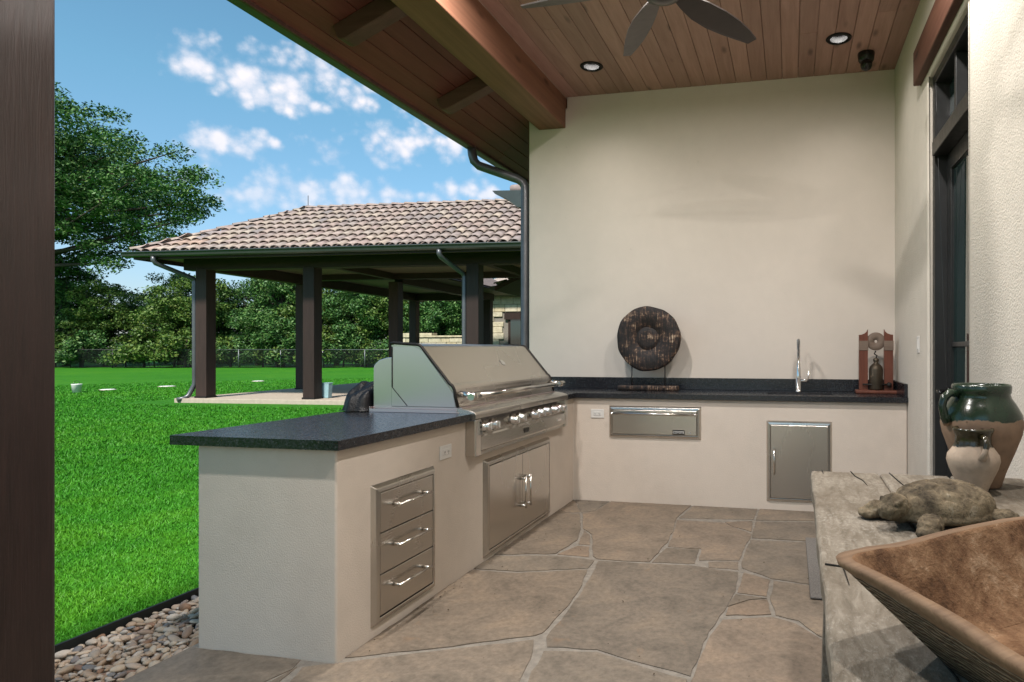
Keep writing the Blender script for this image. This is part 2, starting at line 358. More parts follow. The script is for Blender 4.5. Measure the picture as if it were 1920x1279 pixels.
# ------------------------------------------------------------------ setting: lawn, bed, floor
def sheet(name, mat, x0, y0, x1, y1, z, nx=1, ny=1):
    xs = np.linspace(x0, x1, nx+1); ys = np.linspace(y0, y1, ny+1)
    V = [(x, y, z) for y in ys for x in xs]; F = [(j*(nx+1)+i, j*(nx+1)+i+1, (j+1)*(nx+1)+i+1, (j+1)*(nx+1)+i) for j in range(ny) for i in range(nx)]
    return mesh_obj(name, arr_mesh(name, V, F), mat)
def lawn_mesh():
    V = []; F = []
    for (a, b, c, d) in ((-600, -600, -3.105, 600), (-3.105, 9.45, 600, 600), (-3.105, -600, 600, -9), (4.6, -9, 600, 9.45)):
        i = len(V); V += [(a, b, -.03), (c, b, -.03), (c, d, -.03), (a, d, -.03)]; F.append((i, i+1, i+2, i+3))
    return mesh_obj('lawn', arr_mesh('lawn', V, F), M_lawn)
lawn = tag(lawn_mesh(), 'wide mown bright green lawn beside the patio', 'lawn', kind='structure')

# grass blades, thinning out with distance
def grass():
    n = 340000
    u = rng.random(n); r = 3.0*(32/3.0)**(u**1.15)
    k = rng.uniform(.45, 2.1, n); th = np.arctan(k)
    x = -r*np.sin(th); y = r*np.cos(th)
    ok = (x < -3.115) & (y > .6)
    x, y, r = x[ok], y[ok], r[ok]; n = len(x)
    inp = (x > -16) & (y > 12.3) & (x < -3) & (y < 26)
    x, y, r = x[~inp], y[~inp], r[~inp]; n = len(x)
    clump = np.sin(x*7.3+np.sin(y*5.1)*2)*np.sin(y*6.7+np.sin(x*4.3)*2)
    h = (.014 + .011*rng.random(n) + .003*clump)*np.clip(r/6, 1, 1.6); w = .0024*np.clip(r/3.4, 1, 7)
    a = rng.uniform(0, 2*np.pi, n); t = rng.normal(0, .55, (n, 2))
    z0 = -.031
    V = np.zeros((n, 3, 3), np.float32)
    V[:, 0] = np.stack([x-np.cos(a)*w, y-np.sin(a)*w, np.full(n, z0)], 1)
    V[:, 1] = np.stack([x+np.cos(a)*w, y+np.sin(a)*w, np.full(n, z0)], 1)
    V[:, 2] = np.stack([x+t[:, 0]*h, y+t[:, 1]*h, z0+h], 1)
    o = mesh_obj('grass', arr_mesh('grass', V.reshape(-1, 3), np.arange(3*n).reshape(-1, 3)), M_blade)
    tag(o, 'short upright green grass blades covering the near lawn', 'grass', kind='stuff')
grass()

bed = tag(sheet('pebble_bed', plain('bed_soil', (.12, .085, .06), .95, bmp=.8, scale=80), -3.10, -2, -2.535, 9, -.058), 'strip of tan river pebbles between lawn and patio', 'pebble bed', kind='structure')
edging = MB().box(-3.112, -2, -.12, -3.098, 9, .006).build('lawn_edging', M_rubber)
tag(edging, 'thin black lawn edging strip along the pebble bed', 'edging')
def pebbles():
    protos = []
    for k in range(6):
        bm = bmesh.new(); bmesh.ops.create_icosphere(bm, subdivisions=2, radius=1)
        ph = np.random.default_rng(k).uniform(0, 6, 6)
        for v in bm.verts:
            c = v.co; s = 1+.13*math.sin(2*c.x+ph[0])+.12*math.sin(2.6*c.y+ph[1])+.08*math.sin(3.4*c.z+ph[2]+c.x*2)
            v.co = c*s
        for f in bm.faces: f.smooth = True
        me = bpy.data.meshes.new('pebble'); bm.to_mesh(me); bm.free(); me.materials.append(M_peb); protos.append(me)
    items = []
    def scatter(n, zb, smin, smax, gap):
        cells = {}
        cnt = 0
        for _ in range(n*25):
            if cnt >= n: break
            x = random.uniform(-3.075, -2.56); y = random.uniform(1.2, 3.6); s = random.uniform(smin, smax)
            key = (int(x/.08), int(y/.08)); bad = False
            for dx in (-1, 0, 1):
                for dy in (-1, 0, 1):
                    for (a, b2, s2) in cells.get((key[0]+dx, key[1]+dy), ()):
                        if (a-x)**2+(b2-y)**2 < (gap*(s+s2))**2: bad = True
            if bad: continue
            cells.setdefault(key, []).append((x, y, s)); cnt += 1
            items.append((x, y, zb+random.uniform(-.006, .006), s))
    scatter(1100, -.042, .014, .025, .80); scatter(1000, -.026, .011, .027, .90)
    items.sort(key=lambda q: (-(q[2] > -.033), (q[1]-2.2)**2*.6+(q[0]+2.8)**2))
    for i, (x, y, z, s) in enumerate(items[:300]):
        o = bpy.data.objects.new('pebble', protos[i % 6]); link(o, bed); o.location = (x, y, z)
        o.scale = (s*random.uniform(.95, 1.5), s*random.uniform(.75, 1.0), s*random.uniform(.45, .68)); o.rotation_euler = (random.gauss(0, .25), random.gauss(0, .25), random.uniform(0, 6.28))
    V = []; F = []; off = 0
    for i, (x, y, z, s) in enumerate(items[300:]):
        me = protos[i % 6]; co = np.zeros(len(me.vertices)*3); me.vertices.foreach_get('co', co); co = co.reshape(-1, 3)
        co = co*[s*random.uniform(.95, 1.5), s*random.uniform(.75, 1.0), s*random.uniform(.45, .68)]
        M = np.array(Euler((random.gauss(0, .25), random.gauss(0, .25), random.uniform(0, 6.28))).to_matrix())
        V.append(co @ M.T + [x, y, z]); fi = np.array([p.vertices[:] for p in me.polygons]); F.append(fi+off); off += len(co)
    o = mesh_obj('pebble_mass', arr_mesh('pebble_mass', np.concatenate(V), np.concatenate(F), True), M_pebs, bed); o['kind'] = 'stuff'
pebbles()

reflector = tag(box('reflector', M_concrete, None, -3.105, -9, -.15, 4.6, -2.0, -.012), 'added pale concrete slab out of view, bouncing neutral light into the porch', 'reflector', kind='structure')  # unseen slab added to cut the green lawn bounce and reflections
floor = MB().box(-2.54, -2.0, -.14, .88, 6.0, -.004).build('patio_floor', M_mortar)
tag(floor, 'flagstone patio floor with pale mortar joints', 'floor', kind='structure')
STONES = [
 [(-1.815,5.15),(-1.625,4.77),(-1.815,4.705)], [(-1.800,5.155),(-1.497,5.155),(-1.529,4.831),(-1.613,4.764)],
 [(-1.816,4.688),(-1.616,4.724),(-1.471,4.328),(-1.407,4.061),(-1.443,3.765),(-1.816,3.672)],
 [(-1.433,4.29),(-1.356,4.186),(-1.292,3.982),(-1.37,3.983)], [(-1.362,3.946),(-1.283,3.946),(-1.223,3.75),(-1.431,3.757)],
 [(-1.592,4.729),(-1.52,4.816),(-1.483,5.155),(-.8,5.155),(-.849,4.753),(-.829,4.542),(-.8,4.147),(-.835,3.734),(-.999,3.719),(-1.162,3.724),(-1.198,3.765),(-1.351,4.211),(-1.455,4.331)],
 [(-.78,5.155),(-.261,5.155),(-.275,4.828),(-.83,4.757)], [(-.241,5.155),(.30,5.155),(.30,4.90),(-.254,4.811)],
 [(-.838,4.689),(-.481,4.692),(-.263,4.438),(-.293,4.098),(-.307,3.878),(-.545,3.828),(-.563,4.052),(-.781,4.05),(-.815,4.518)],
 [(-.475,4.707),(-.279,4.776),(-.27,4.5),(-.417,4.615)], [(-.785,4.017),(-.575,4.039),(-.563,3.763),(-.819,3.733)],
 [(-.485,3.812),(-.308,3.849),(-.298,3.71),(-.472,3.714)], [(-.252,4.768),(.30,4.86),(.30,4.36),(-.258,4.354)],
 [(-.265,4.305),(.22,4.33),(.24,3.53),(-.105,3.603),(-.278,3.745),(-.289,3.863)], [(-.262,3.666),(-.11,3.578),(-.121,3.34),(-.274,3.358)],
 [(-.28,3.332),(-.12,3.312),(-.205,3.278),(-.307,3.167)], [(-.302,3.156),(-.199,3.269),(-.117,3.293),(-.091,3.118),(-.305,3.059)],
 [(-.091,3.57),(.24,3.505),(.22,2.86),(.124,2.928),(.039,3.069),(-.069,3.111),(-.105,3.323)],
 [(-.315,3.006),(-.083,3.084),(.027,3.032),(.126,2.902),(.24,2.82),(.26,1.62),(-.42,1.60),(-.372,2.457),(-.352,2.828)],
 [(-1.139,3.69),(-.837,3.706),(-.575,3.719),(-.295,3.667),(-.285,3.384),(-.318,3.108),(-.364,2.868),(-.385,2.462),(-.591,2.523),(-.811,2.599),(-1.028,2.578),(-1.066,2.662),(-1.076,3.137),(-1.101,3.375)],
 [(-1.816,3.647),(-1.419,3.724),(-1.169,3.693),(-1.163,3.556),(-1.545,3.42),(-1.816,3.41)],
 [(-1.816,3.388),(-1.533,3.392),(-1.161,3.53),(-1.112,3.294),(-1.092,3.049),(-1.1,2.699),(-1.124,2.667),(-1.483,2.473),(-1.816,2.315)],
 [(-1.113,2.629),(-1.055,2.461),(-1.0,2.103),(-.96,1.62),(-1.70,1.62),(-1.86,1.98),(-1.93,2.21),(-1.825,2.262),(-1.473,2.447)],
 [(-1.027,2.535),(-.803,2.573),(-.583,2.49),(-.395,2.435),(-.44,1.60),(-.93,1.60),(-.965,2.08),(-.995,2.308)],
 [(-2.535,2.262),(-1.985,2.262),(-1.96,2.19),(-2.04,1.93),(-2.10,1.60),(-2.535,1.60)],
 [(-1.955,2.21),(-1.905,1.985),(-1.74,1.62),(-2.06,1.60),(-2.00,1.92)],
 [(.32,5.155),(.875,5.155),(.875,4.52),(.32,4.50)], [(.32,4.47),(.875,4.49),(.875,3.86),(.25,3.84)], [(.255,3.81),(.875,3.83),(.875,3.02),(.26,2.98)],
 [(.25,2.95),(.875,2.99),(.875,2.20),(.27,2.16)], [(.275,2.13),(.875,2.17),(.875,1.32),(.29,1.35)],
]
rows = [(-1.98, -.82), (-.80, 0.0), (.02, .78), (.80, 1.575)]
for j, (a, b) in enumerate(rows):
    xs = [-2.535]; 
    while xs[-1] < .0: xs.append(xs[-1]+random.uniform(.55, .95))
    xs = [x for x in xs if x < .5]+[.875]
    for i in range(len(xs)-1):
        x0, x1 = xs[i]+.012, xs[i+1]-.012
        if j == 3 and x1 > .29 and x0 > .2: b2 = 1.30
        else: b2 = b
        STONES.append([(x0, a+random.uniform(0, .03)), (x1, a+random.uniform(0, .03)), (x1-.01, b2-random.uniform(0, .02)), ((x0+x1)/2, b2), (x0+.01, b2-random.uniform(0, .03))])
for poly in STONES:
    bm = bmesh.new()
    cxy = Vector((sum(p[0] for p in poly)/len(poly), sum(p[1] for p in poly)/len(poly), 0))
    # roughen the outline a little
    pts = []
    n = len(poly)
    for i in range(n):
        p = Vector((*poly[i], 0)); q = Vector((*poly[(i+1) % n], 0)); L = (q-p).length; k = max(1, int(L/.055))
        nrm = Vector((-(q-p).y, (q-p).x, 0)).normalized()
        for t in range(k):
            jit = (random.uniform(-.004, .004)+.007*mnoise.noise((p.lerp(q, t/k)*7.0))) if t else 0
            pts.append(p.lerp(q, t/k) + nrm*jit - cxy)
    vs_ = [bm.verts.new(p) for p in pts]; f = bm.faces.new(vs_)
    if f.normal.z < 0: f.normal_flip()
    r = bmesh.ops.extrude_face_region(bm, geom=[f]); top = [v for v in r['geom'] if isinstance(v, bmesh.types.BMVert)]
    hz = random.uniform(-.0015, .0015)
    for v in bm.verts: v.co.z = -.05
    for v in top: v.co.z = hz
    tf = [x for x in r['geom'] if isinstance(x, bmesh.types.BMFace)]
    bmesh.ops.inset_region(bm, faces=tf, thickness=.005, depth=.0012)
    bmesh.ops.recalc_face_normals(bm, faces=bm.faces)
    me = bpy.data.meshes.new('flagstone'); bm.to_mesh(me); bm.free(); me.materials.append(M_stone)
    o = bpy.data.objects.new('flagstone', me); link(o, floor); o.location = cxy

# ------------------------------------------------------------------ house: patio walls, ceiling, beam, soffit, door
XW, YW, XB0, XB1, ZC, ZB = .8824, 5.765, -2.387, -2.1125, 3.70, 3.408
YN = -1.6                                           # near end of the porch roof, lengthened unseen to block the sun
house = thing('house', 'cream stucco house with dark wood porch ceiling, beam, post and glazed door', 'house', (0, 0, 0))
bw = MB(); bw.box(-2.489, YW, -.1, 1.3, 6.05, 3.60).box(-2.10, YW+.0005, 3.58, 1.3, 6.04, 3.80); bw.build('back_wall', M_wall, house, .012)
sw = MB()
sw.box(XW, 4.43, -.1, 1.14, YW+.02, 3.9); sw.box(XW, -3.2, -.1, 1.14, 3.45, 3.9); sw.box(XW, 3.45, 3.06, 1.14, 4.43, 3.9)
sw.build('side_wall', M_house, house, .02, 3)
sw2 = MB().box(1.14, -3.2, -.1, 4.5, -2.95, 3.9).box(4.4, -2.95, -.1, 4.6, 9.5, 3.9).box(-2.45, 9.3, -.1, 4.4, 9.5, 3.9).box(-2.489, 6.052, -.1, -2.24, 9.3, 3.4).build('outer_wall', M_house, house)
# ceiling: tongue-and-groove planks, open where the downlights are recessed
LIGHTS = [(-1.661, 5.17), (.368, 5.10), (-1.661, 3.27), (.368, 3.27), (-1.661, 1.37), (.368, 1.37)]  # first two are in view, the other four added to light the patio
ceil = MB().box(XB1, YN, 3.80, XW, YW-.001, 3.815).build('ceiling', M_plank, house)
NP = 22; pw = (XW-XB1)/NP; HH = .066
for i in range(NP):
    x0 = XB1+i*pw+.0018; x1 = XB1+(i+1)*pw-.0018
    cut = random.uniform(1.6, 5.0); cut2 = random.uniform(-1.0, 1.0)
    segs = [(YN, cut2-.0012), (cut2+.0012, cut-.0012), (cut+.0012, YW-.002)]
    for (ya, yb) in segs:
        m = MB(); ys = ya
        for (lx, ly) in sorted(LIGHTS, key=lambda q: q[1]):
            if lx-HH < x1 and lx+HH > x0 and ly-HH < yb and ly+HH > ya:
                a, b = max(ya, ly-HH), min(yb, ly+HH)
                if a > ys: m.box(x0, ys, 0, x1, a, .034)
                if lx-HH > x0: m.box(x0, a, 0, lx-HH, b, .034)
                if lx+HH < x1: m.box(lx+HH, a, 0, x1, b, .034)
                ys = b
        if yb > ys: m.box(x0, ys, 0, x1, yb, .034)
        m.build('plank', M_plank, ceil, .0022, 1, loc=(0, 0, ZC))
MB().box(XB0, YN-.1, ZB, XB1, YW+.06, 3.72).build('beam', M_beam, house, .008, 2)
# sloped soffit beyond the beam
SX0, SZ0, SX1, SZ1 = -2.30, 3.585, -3.05, 3.262
slope = (SZ0-SZ1)/(SX0-SX1); ang = math.atan(slope); L = math.hypot(SX0-SX1, SZ0-SZ1)
soff = bpy.data.objects.new('soffit', None); link(soff, house)
dirs = Vector((-math.cos(ang), 0, -math.sin(ang))); nrm = Vector((-math.sin(ang), 0, math.cos(ang)))
MS = Matrix((( -dirs.x, 0, nrm.x), (0, 1, 0), (-dirs.z, 0, nrm.z)))
nb = 6; bwid = L/nb
for i in range(nb):
    c = Vector((SX0, 0, SZ0)) + dirs*(bwid*(i+.5)) + nrm*.012
    cuts = [-2.2, random.uniform(-.6, .6), random.uniform(1.5, 4.4), random.uniform(5.8, 7), 9.4]
    for a, b in zip(cuts[:-1], cuts[1:]):
        MB().obox((0, 0, 0), (bwid-.004, b-a-.003, .02), MS).build('plank', M_soffit, soff, .003, 1, loc=(c.x, (a+b)/2, c.z))
for ry in (-1.27, -.06, 1.15, 2.36, 3.575, 4.785, 7.2, 8.4):
    m = MB(); prof = []
    # profile in local (along slope, height), rounded lower end
    L2 = .60; hgt = .12
    for q in [(-.05, 0), (L2, 0), (L2+.004, -.03)] + [(L2-.05+.055*math.cos(t), -.075-.045*math.sin(t)) for t in (0.0, .4, .8, 1.2, 1.57)] + [(-.05, -hgt)]: prof.append(q)
    P0 = Vector((SX0, 0, SZ0))
    pl = [(P0 + dirs*q[0] + nrm*q[1]) for q in prof]
    m.prism([(p.x, p.z) for p in pl], 'y', ry-.055, ry+.055); m.build('rafter', M_rafter, house, .008, 2)
# gutter on the eave, roof over everything
gp = [(0, 0), (.012, -.055), (.05, -.085), (.115, -.085), (.115, .02), (0.105, .02), (.105, -.075), (.055, -.075), (.022, -.05), (.010, 0)]
MB().prism([(SX1-.112+q[0], SZ1+.075+q[1]) for q in gp], 'y', -2.2, 9.4).build('gutter', M_gutter, house)
MB().box(SX1+.004, -2.2, SZ1-.012, SX1+.03, 9.4, SZ1+.11).build('fascia', M_rafter, house, .004)
rf = MB(); rf.prism([(SX1+.0, SZ1+.112), (SX1-.06, SZ1+.13), (1.2, 5.05), (6.2, 3.1), (6.1, 3.0), (1.2, 4.82), (SX0, SZ0+.05)], 'y', -2.2, 9.6)
rf.build('roof', M_tilem, house)
MB().box(XB1-.05, YN+.025, 3.82, 4.5, 9.4, 3.86).build('attic_floor', M_rafter, house)
MB().box(XB0, YN-.12, 3.72, 4.5, YN+.02, 3.98).build('end_fascia', M_rafter, house)
# porch post
MB().box(XB0, 1.18, -.05, XB1, 1.462, ZB).build('post', M_post, house, .012, 3)
MB().box(XB0, -1.66, -.05, XB1, -1.38, ZB).build('post', M_post, house, .012, 3)
# downspout by the wall end
pth = [(-3.06, 5.70, 3.27), (-3.05, 5.70, 3.19), (-3.035, 5.705, 3.13), (-2.99, 5.715, 3.085), (-2.62, 5.80, 2.955), (-2.575, 5.815, 2.925), (-2.552, 5.82, 2.88), (-2.55, 5.82, 2.82), (-2.55, 5.82, .12), (-2.57, 5.80, .06), (-2.66, 5.78, .0)]
MB().tube(pth, .043, 14).build('downspout', M_spout, house)
# eave of the wing behind, seen past the wall end
wg = [(-3.99, 3.455), (-3.55, 3.44), (-3.55, 3.20), (-3.63, 3.215), (-3.70, 3.27), (-3.80, 3.34), (-3.88, 3.375), (-3.95, 3.41)]
MB().prism(wg, 'y', 8.0, 8.6).build('wing_gutter', M_gutter, house, .004)
MB().box(-3.56, 8.02, 2.95, -2.24, 8.6, 3.44).build('wing_eave', M_rafter, house)
MB().lathe([(.0, 0), (.05, 0), (.058, .02), (.058, .3), (.0, .3)], (0, 0, 0), 14, axis='x').build('ridge_tile', M_tile, house, loc=(-3.80, 8.2, 3.515))
MB().box(-2.489-.03, 6.06, 3.0, -2.49, 9.3, 3.4).build('wall_trim', M_rafter, house)

# door opening: lined bronze frame, glazed leaf and transom
dr = bpy.data.objects.new('door', None); link(dr, house)
fr = MB(); fr.box(XW+.03, 4.36, 0, 1.02, 4.431, 3.062); fr.box(XW+.03, 3.449, 0, 1.02, 3.50, 3.062); fr.box(XW+.03, 3.50, 3.0, 1.02, 4.36, 3.062); fr.box(XW+.012, 3.50, 2.53, 1.02, 4.36, 2.62)
fr.box(XW+.05, 3.92, 2.62, 1.0, 3.955, 3.0)
fr.build('frame', M_bronze, dr, .004, 2)
lf = MB(); lf.box(.985, 4.26, .03, 1.025, 4.355, 2.525); lf.box(.985, 3.505, .03, 1.025, 3.60, 2.525); lf.box(.985, 3.60, .03, 1.025, 4.26, .26); lf.box(.985, 3.60, 2.42, 1.025, 4.26, 2.525); lf.box(.99, 3.60, 1.30, 1.02, 4.26, 1.33)
lf.build('leaf', M_bronze, dr, .004, 2)
def m_glass():
    m, nt, b = mat('dark_glass'); setp(nt, b, color=(.012, .028, .027), rough=.03, spec=.8, coat=.3); return m
M_glass = m_glass()
for (a, b, c, d) in ((3.60, .26, 4.26, 1.30), (3.60, 1.33, 4.26, 2.42), (3.955, 2.62, 4.36, 3.0), (3.50, 2.62, 3.92, 3.0)):
    MB().box(1.003, a, b, 1.011, c, d).build('pane', M_glass, dr)
hd = MB(); hd.tube([(.985, 4.305, 1.02), (.925, 4.305, 1.02), (.915, 4.30, 1.02), (.913, 4.285, 1.018), (.915, 4.19, 1.012)], .010, 10); hd.lathe([(0, -.012), (.026, -.012), (.026, 0), (0, 0)], (.985, 4.305, 1.02), 18, axis='x')
MB().lathe([(0, -.012), (.018, -.012), (.018, 0), (0, 0)], (.985, 4.305, .90), 16, axis='x').build('deadbolt', M_black, dr)
hd.build('handle', M_black, dr)
MB().box(XW+.02, 3.45, -.02, 1.14, 4.43, .018).build('threshold', M_bronze, dr)
MB().box(XW-.052, 2.75, 3.10, XW+.004, 4.645, 3.335).build('lintel', M_lintel, house, .008, 2)

# ------------------------------------------------------------------ outdoor kitchen
XP, YE, YB, XL = -1.8195, 2.267, 5.155, -2.5035
kit = thing('kitchen_counter', 'L-shaped cream stucco outdoor kitchen counter with black granite top', 'counter', (-1.82, 5.15, 0))
def loc0(o, p): o.location = -p.location; return o
kb = MB(); 
kb.prism([(XL, YE), (XP, YE), (XP, YB), (XW-.002, YB), (XW-.002, YW-.002), (XL+.02, YW-.002), (XL, YW-.002)], 'z', -.05, .873)
loc0(kb.build('base', M_base, kit, .01, 3), kit)
ct = MB(); z0, z1 = .875, .915; xo, xi, yf, yb = -2.605, -1.780, 2.228, 5.742
GY0, GY1, GXB = 3.318, 4.838, -2.432
SKX0, SKX1, SKY0, SKY1 = -.19, .34, 5.27, 5.58
for q in ((xo, yf, xi, GY0), (xo, GY0, GXB, GY1), (xo, GY1, xi, 5.116), (xo, 5.116, SKX0, yb), (SKX0, 5.116, SKX1, SKY0), (SKX0, SKY1, SKX1, yb), (SKX1, 5.116, XW-.003, yb)):
    ct.box(q[0], q[1], z0, q[2], q[3], z1)
# drop the inner butt faces so that the slab reads as one piece
o = ct.build('countertop', M_granite, kit)
bm = bmesh.new(); bm.from_mesh(o.data)
bm.to_mesh(o.data); bm.free(); loc0(o, kit)
bs = MB(); bs.box(-2.48, 5.742, .9155, XW-.003, YW-.001, 1.022); bs.box(XW-.025, 5.14, .9155, XW-.001, 5.7415, 1.018)
loc0(bs.build('backsplash', M_granite, kit, .002, 1), kit)
# sink
sk = thing('sink', 'undermount sink cut into the black granite below the faucet', 'sink', (.075, 5.42, .70))
m = MB(); w = .012
m.box(SKX0-w, SKY0-w, .70, SKX1+w, SKY0, .874); m.box(SKX0-w, SKY1, .70, SKX1+w, SKY1+w, .874); m.box(SKX0-w, SKY0, .70, SKX0, SKY1, .874); m.box(SKX1, SKY0, .70, SKX1+w, SKY1, .874); m.box(SKX0, SKY0, .70, SKX1, SKY1, .71)
loc0(m.build('basin', M_iron, sk), sk); loc0(MB().lathe([(0, .712), (.04, .712), (.045, .7105)], (.075, 5.42, 0), 20).build('drain', M_chrome, sk), sk)
# cut the base under the sink: hidden inside the counter, left solid

def outlet(name, label, loc, rz):
    t = thing(name, label, 'outlet', loc, rz)           # local: faces -Y, width x
    MB().box(-.058, -.006, -.037, .058, 0, .037).build('cover_plate', M_white, t, .003, 2)
    s = MB().box(-.034, -.009, -.017, .034, -.005, .017).build('socket', M_white, t, .002, 1)
    for sx in (-.018, .018):
        MB().box(sx-.006, -.0098, -.004, sx-.004, -.0088, .006).box(sx+.004, -.0098, -.004, sx+.006, -.0088, .006).box(sx-.002, -.0098, -.011, sx+.002, -.0088, -.007).build('slot', M_black, s)
    return t
outlet('power_outlet', 'white power outlet on the peninsula face beside the drawer unit', (XP+.001, 3.10, .732), R(90))
outlet('power_outlet', 'white power outlet left of the warming drawer', (-1.602, YB-.001, .74), 0)
sw_ = thing('light_switch', 'pale light switch on the wall beside the glazed door', 'switch', (XW-.001, 4.72, 1.318), R(-90))
MB().box(-.04, -.006, -.06, .04, 0, .06).build('cover_plate', M_white, sw_, .003, 2); MB().box(-.017, -.011, -.034, .017, -.005, .034).build('rocker', M_white, sw_, .002)

# ---- appliance builders; local frame: x along the face, -y out of the face, z up
def bordered(w, h, bwid, proud):
    m = MB(); b = bwid; q = proud
    O = [(-w/2, 0), (w/2, 0), (w/2, h), (-w/2, h)]; I = [(-w/2+b, b), (w/2-b, b), (w/2-b, h-b), (-w/2+b, h-b)]; Mid = [(-w/2+b*.45, b*.45), (w/2-b*.45, b*.45), (w/2-b*.45, h-b*.45), (-w/2+b*.45, h-b*.45)]
    v = [(x, 0, z) for x, z in O]+[(x, -q*.85, z) for x, z in Mid]+[(x, -q, z) for x, z in I]+[(x, -q*.25, z) for x, z in I]
    f = []
    for k in range(3):
        for i in range(4): f.append((k*4+i, k*4+(i+1) % 4, (k+1)*4+(i+1) % 4, (k+1)*4+i))
    m.add(v, f); return m
def bar_handle(parent, p0, p1, out, r=.0065, mat_=None):
    m = MB(); a, b = Vector(p0), Vector(p1); d = (b-a).normalized(); o = Vector((0, -out, 0))
    m.tube([a+o, b+o], r, 12)
    for q, s in ((a, 1), (b, -1)):
        c = q + d*s*.016; m.tube([c, c+o*.55, c+o], [r*1.5, r*1.25, r*1.05], 12)
    return m.build('handle', mat_ or M_bar, parent)
def front(parent, name, x0, z0, x1, z1, q, mat_):
    return MB().box(x0, -q, z0, x1, -.002, z1).build(name, mat_, parent, .004, 2)
M_steelf = steel('brushed_steel_front', 0)
# three drawers
W, H = .505, .632
d = thing('drawer_unit', 'stainless steel three-drawer unit set into the peninsula', 'drawers', (XP, 2.735, .046), R(90))
bordered(W, H, .036, .024).build('frame', M_steelv, d, .004, 3)
MB().box(-W/2+.034, -.004, .034, W/2-.034, -.001, H-.034).build('backing', M_darkgap, d)
zs = [.040, .226, .412, .596]
for i in range(3):
    f = front(d, 'drawer', -W/2+.040, zs[i]+.002, W/2-.040, zs[i+1]-.002, .022, M_steelf)
    zc = (zs[i]+zs[i+1])/2+.02
    bar_handle(f, (-.135, -.022, zc), (.135, -.022, zc), .040)
# double access doors
W, H = 1.06, .594
d = thing('double_door_cabinet', 'stainless steel double access doors below the grill', 'cabinet doors', (XP, 4.056, .020), R(90))
bordered(W, H, .038, .026).build('frame', M_steelv, d, .005, 3)
MB().box(-W/2+.036, -.004, .036, W/2-.036, -.001, H-.036).build('backing', M_darkgap, d)
for s in (-1, 1):
    f = front(d, 'door', *( (-W/2+.042, .042, -.002, H-.042) if s < 0 else (.002, .042, W/2-.042, H-.042)), .024, M_steelv)
    bar_handle(f, (s*.040, -.024, .19), (s*.040, -.024, .405), .042, .0075)
# warming drawer
W, H = .784, .270
d = thing('warming_drawer', 'wide low stainless steel warming drawer with a black name plate', 'warming drawer', (-1.108, YB, .542))
bordered(W, H, .030, .022).build('frame', M_steelf, d, .002, 2)
f = front(d, 'drawer', -W/2+.034, .033, W/2-.034, H-.033, .024, M_steelf)
h = MB(); zc = H-.062; h.tube([(-.352, -.062, zc), (.352, -.062, zc)], .010, 14); 
for s in (-1, 1): h.tube([(s*.340, -.022, zc), (s*.340, -.062, zc)], .013, 14); h.ell((s*.352, -.062, zc), (.014, .014, .014), 12, 8)
h.build('handle', M_bar, f)
pl = MB().box(.158, -.031, .040, .258, -.0235, .078).build('name_plate', M_baffle, f, .0015, 1)
fd = bpy.data.curves.new('lettering', 'FONT'); fd.body = 'COYOTE'; fd.size = .027; fd.align_x = 'CENTER'; fd.align_y = 'CENTER'; fd.extrude = .0004; fd.offset = .0006
fd.materials.append(M_white); fo_ = bpy.data.objects.new('lettering_curve', fd); link(fo_); bpy.context.view_layer.update(); fme = bpy.data.meshes.new_from_object(fo_); bpy.data.objects.remove(fo_); fo = bpy.data.objects.new('lettering', fme); link(fo, pl); fo.location = (.208, -.0318, .059); fo.rotation_euler = (R(90), 0, 0); fo.scale = (.85, 1, 1)
MB().box(.1555, -.0268, .0375, .2605, -.0232, .0805).build('plate_rim', M_steelf, pl, .001, 1)
MB().lathe([(0, -.002), (.007, -.002), (.008, 0)], (.305, -.0245, .052), 18, axis='y').build('light_knob', M_chrome, f)
# single access door
W, H = .508, .647
d = thing('access_door', 'tall stainless steel access door under the sink', 'cabinet door', (.0663, YB, .066))
bordered(W, H, .029, .018).build('frame', M_steelv, d, .002, 2)
f = front(d, 'door', -W/2+.032, .032, W/2-.032, H-.032, .021, M_steelv)
bar_handle(f, (-W/2+.062, -.021, .225), (-W/2+.062, -.021, .430), .035, .007)

# ---- grill
gy0, gy1 = 3.330, 4.826
g = thing('gas_grill', 'large stainless steel built-in gas grill with long hood handle and knobs', 'grill', (-2.1, 4.08, .915))
def gl(o): o.location = o.location - g.location; return o
def arc(c, r, a0, a1, n=6): return [(c[0]+r*math.cos(R(a0+(a1-a0)*i/n)), c[1]+r*math.sin(R(a0+(a1-a0)*i/n))) for i in range(n+1)]
hp = [(-2.306, .948), (-2.306, 1.318), (-2.29, 1.322)] + [(-2.145, 1.312)] + arc((-2.14, 1.262), .05, 80, 38, 5) + [(-1.925, 1.085)] + arc((-1.975, 1.02), .085, 40, -5, 5) + [(-1.872, .948)]
hm = MB(); hm.prism(hp, 'y', gy0+.006, gy1-.006); gl(hm.build('hood', M_steelh, g, .003, 2))
for y in (gy0, gy1):
    e = MB(); e.tube([(p[0], y, p[1]) for p in hp[1:]], .009, 8); gl(e.build('hood_rim', M_iron, g))
    s = 1 if y == gy0 else -1
    pp = [(-2.300, .950), (-2.300, 1.30), (-2.15, 1.298), (-2.10, 1.275), (-1.935, 1.07), (-1.905, 1.03), (-1.888, .950)]
    gl(MB().prism(pp, 'y', y+s*.001, y+s*.005).build('side_panel', M_steelx, g))
    gl(MB().prism([(-2.300, 1.30), (-2.300, 1.062), (-2.200, .952), (-2.195, .952), (-2.294, 1.06), (-2.294, 1.30)], 'y', y-s*.0015, y+s*.003).build('panel_seam', M_darkgap, g))
rp = [(-2.428, .935), (-2.428, 1.165)] + arc((-2.378, 1.165), .05, 180, 130, 4) + [(-2.39, 1.22), (-2.34, 1.235), (-2.304, 1.237), (-2.304, .935)]
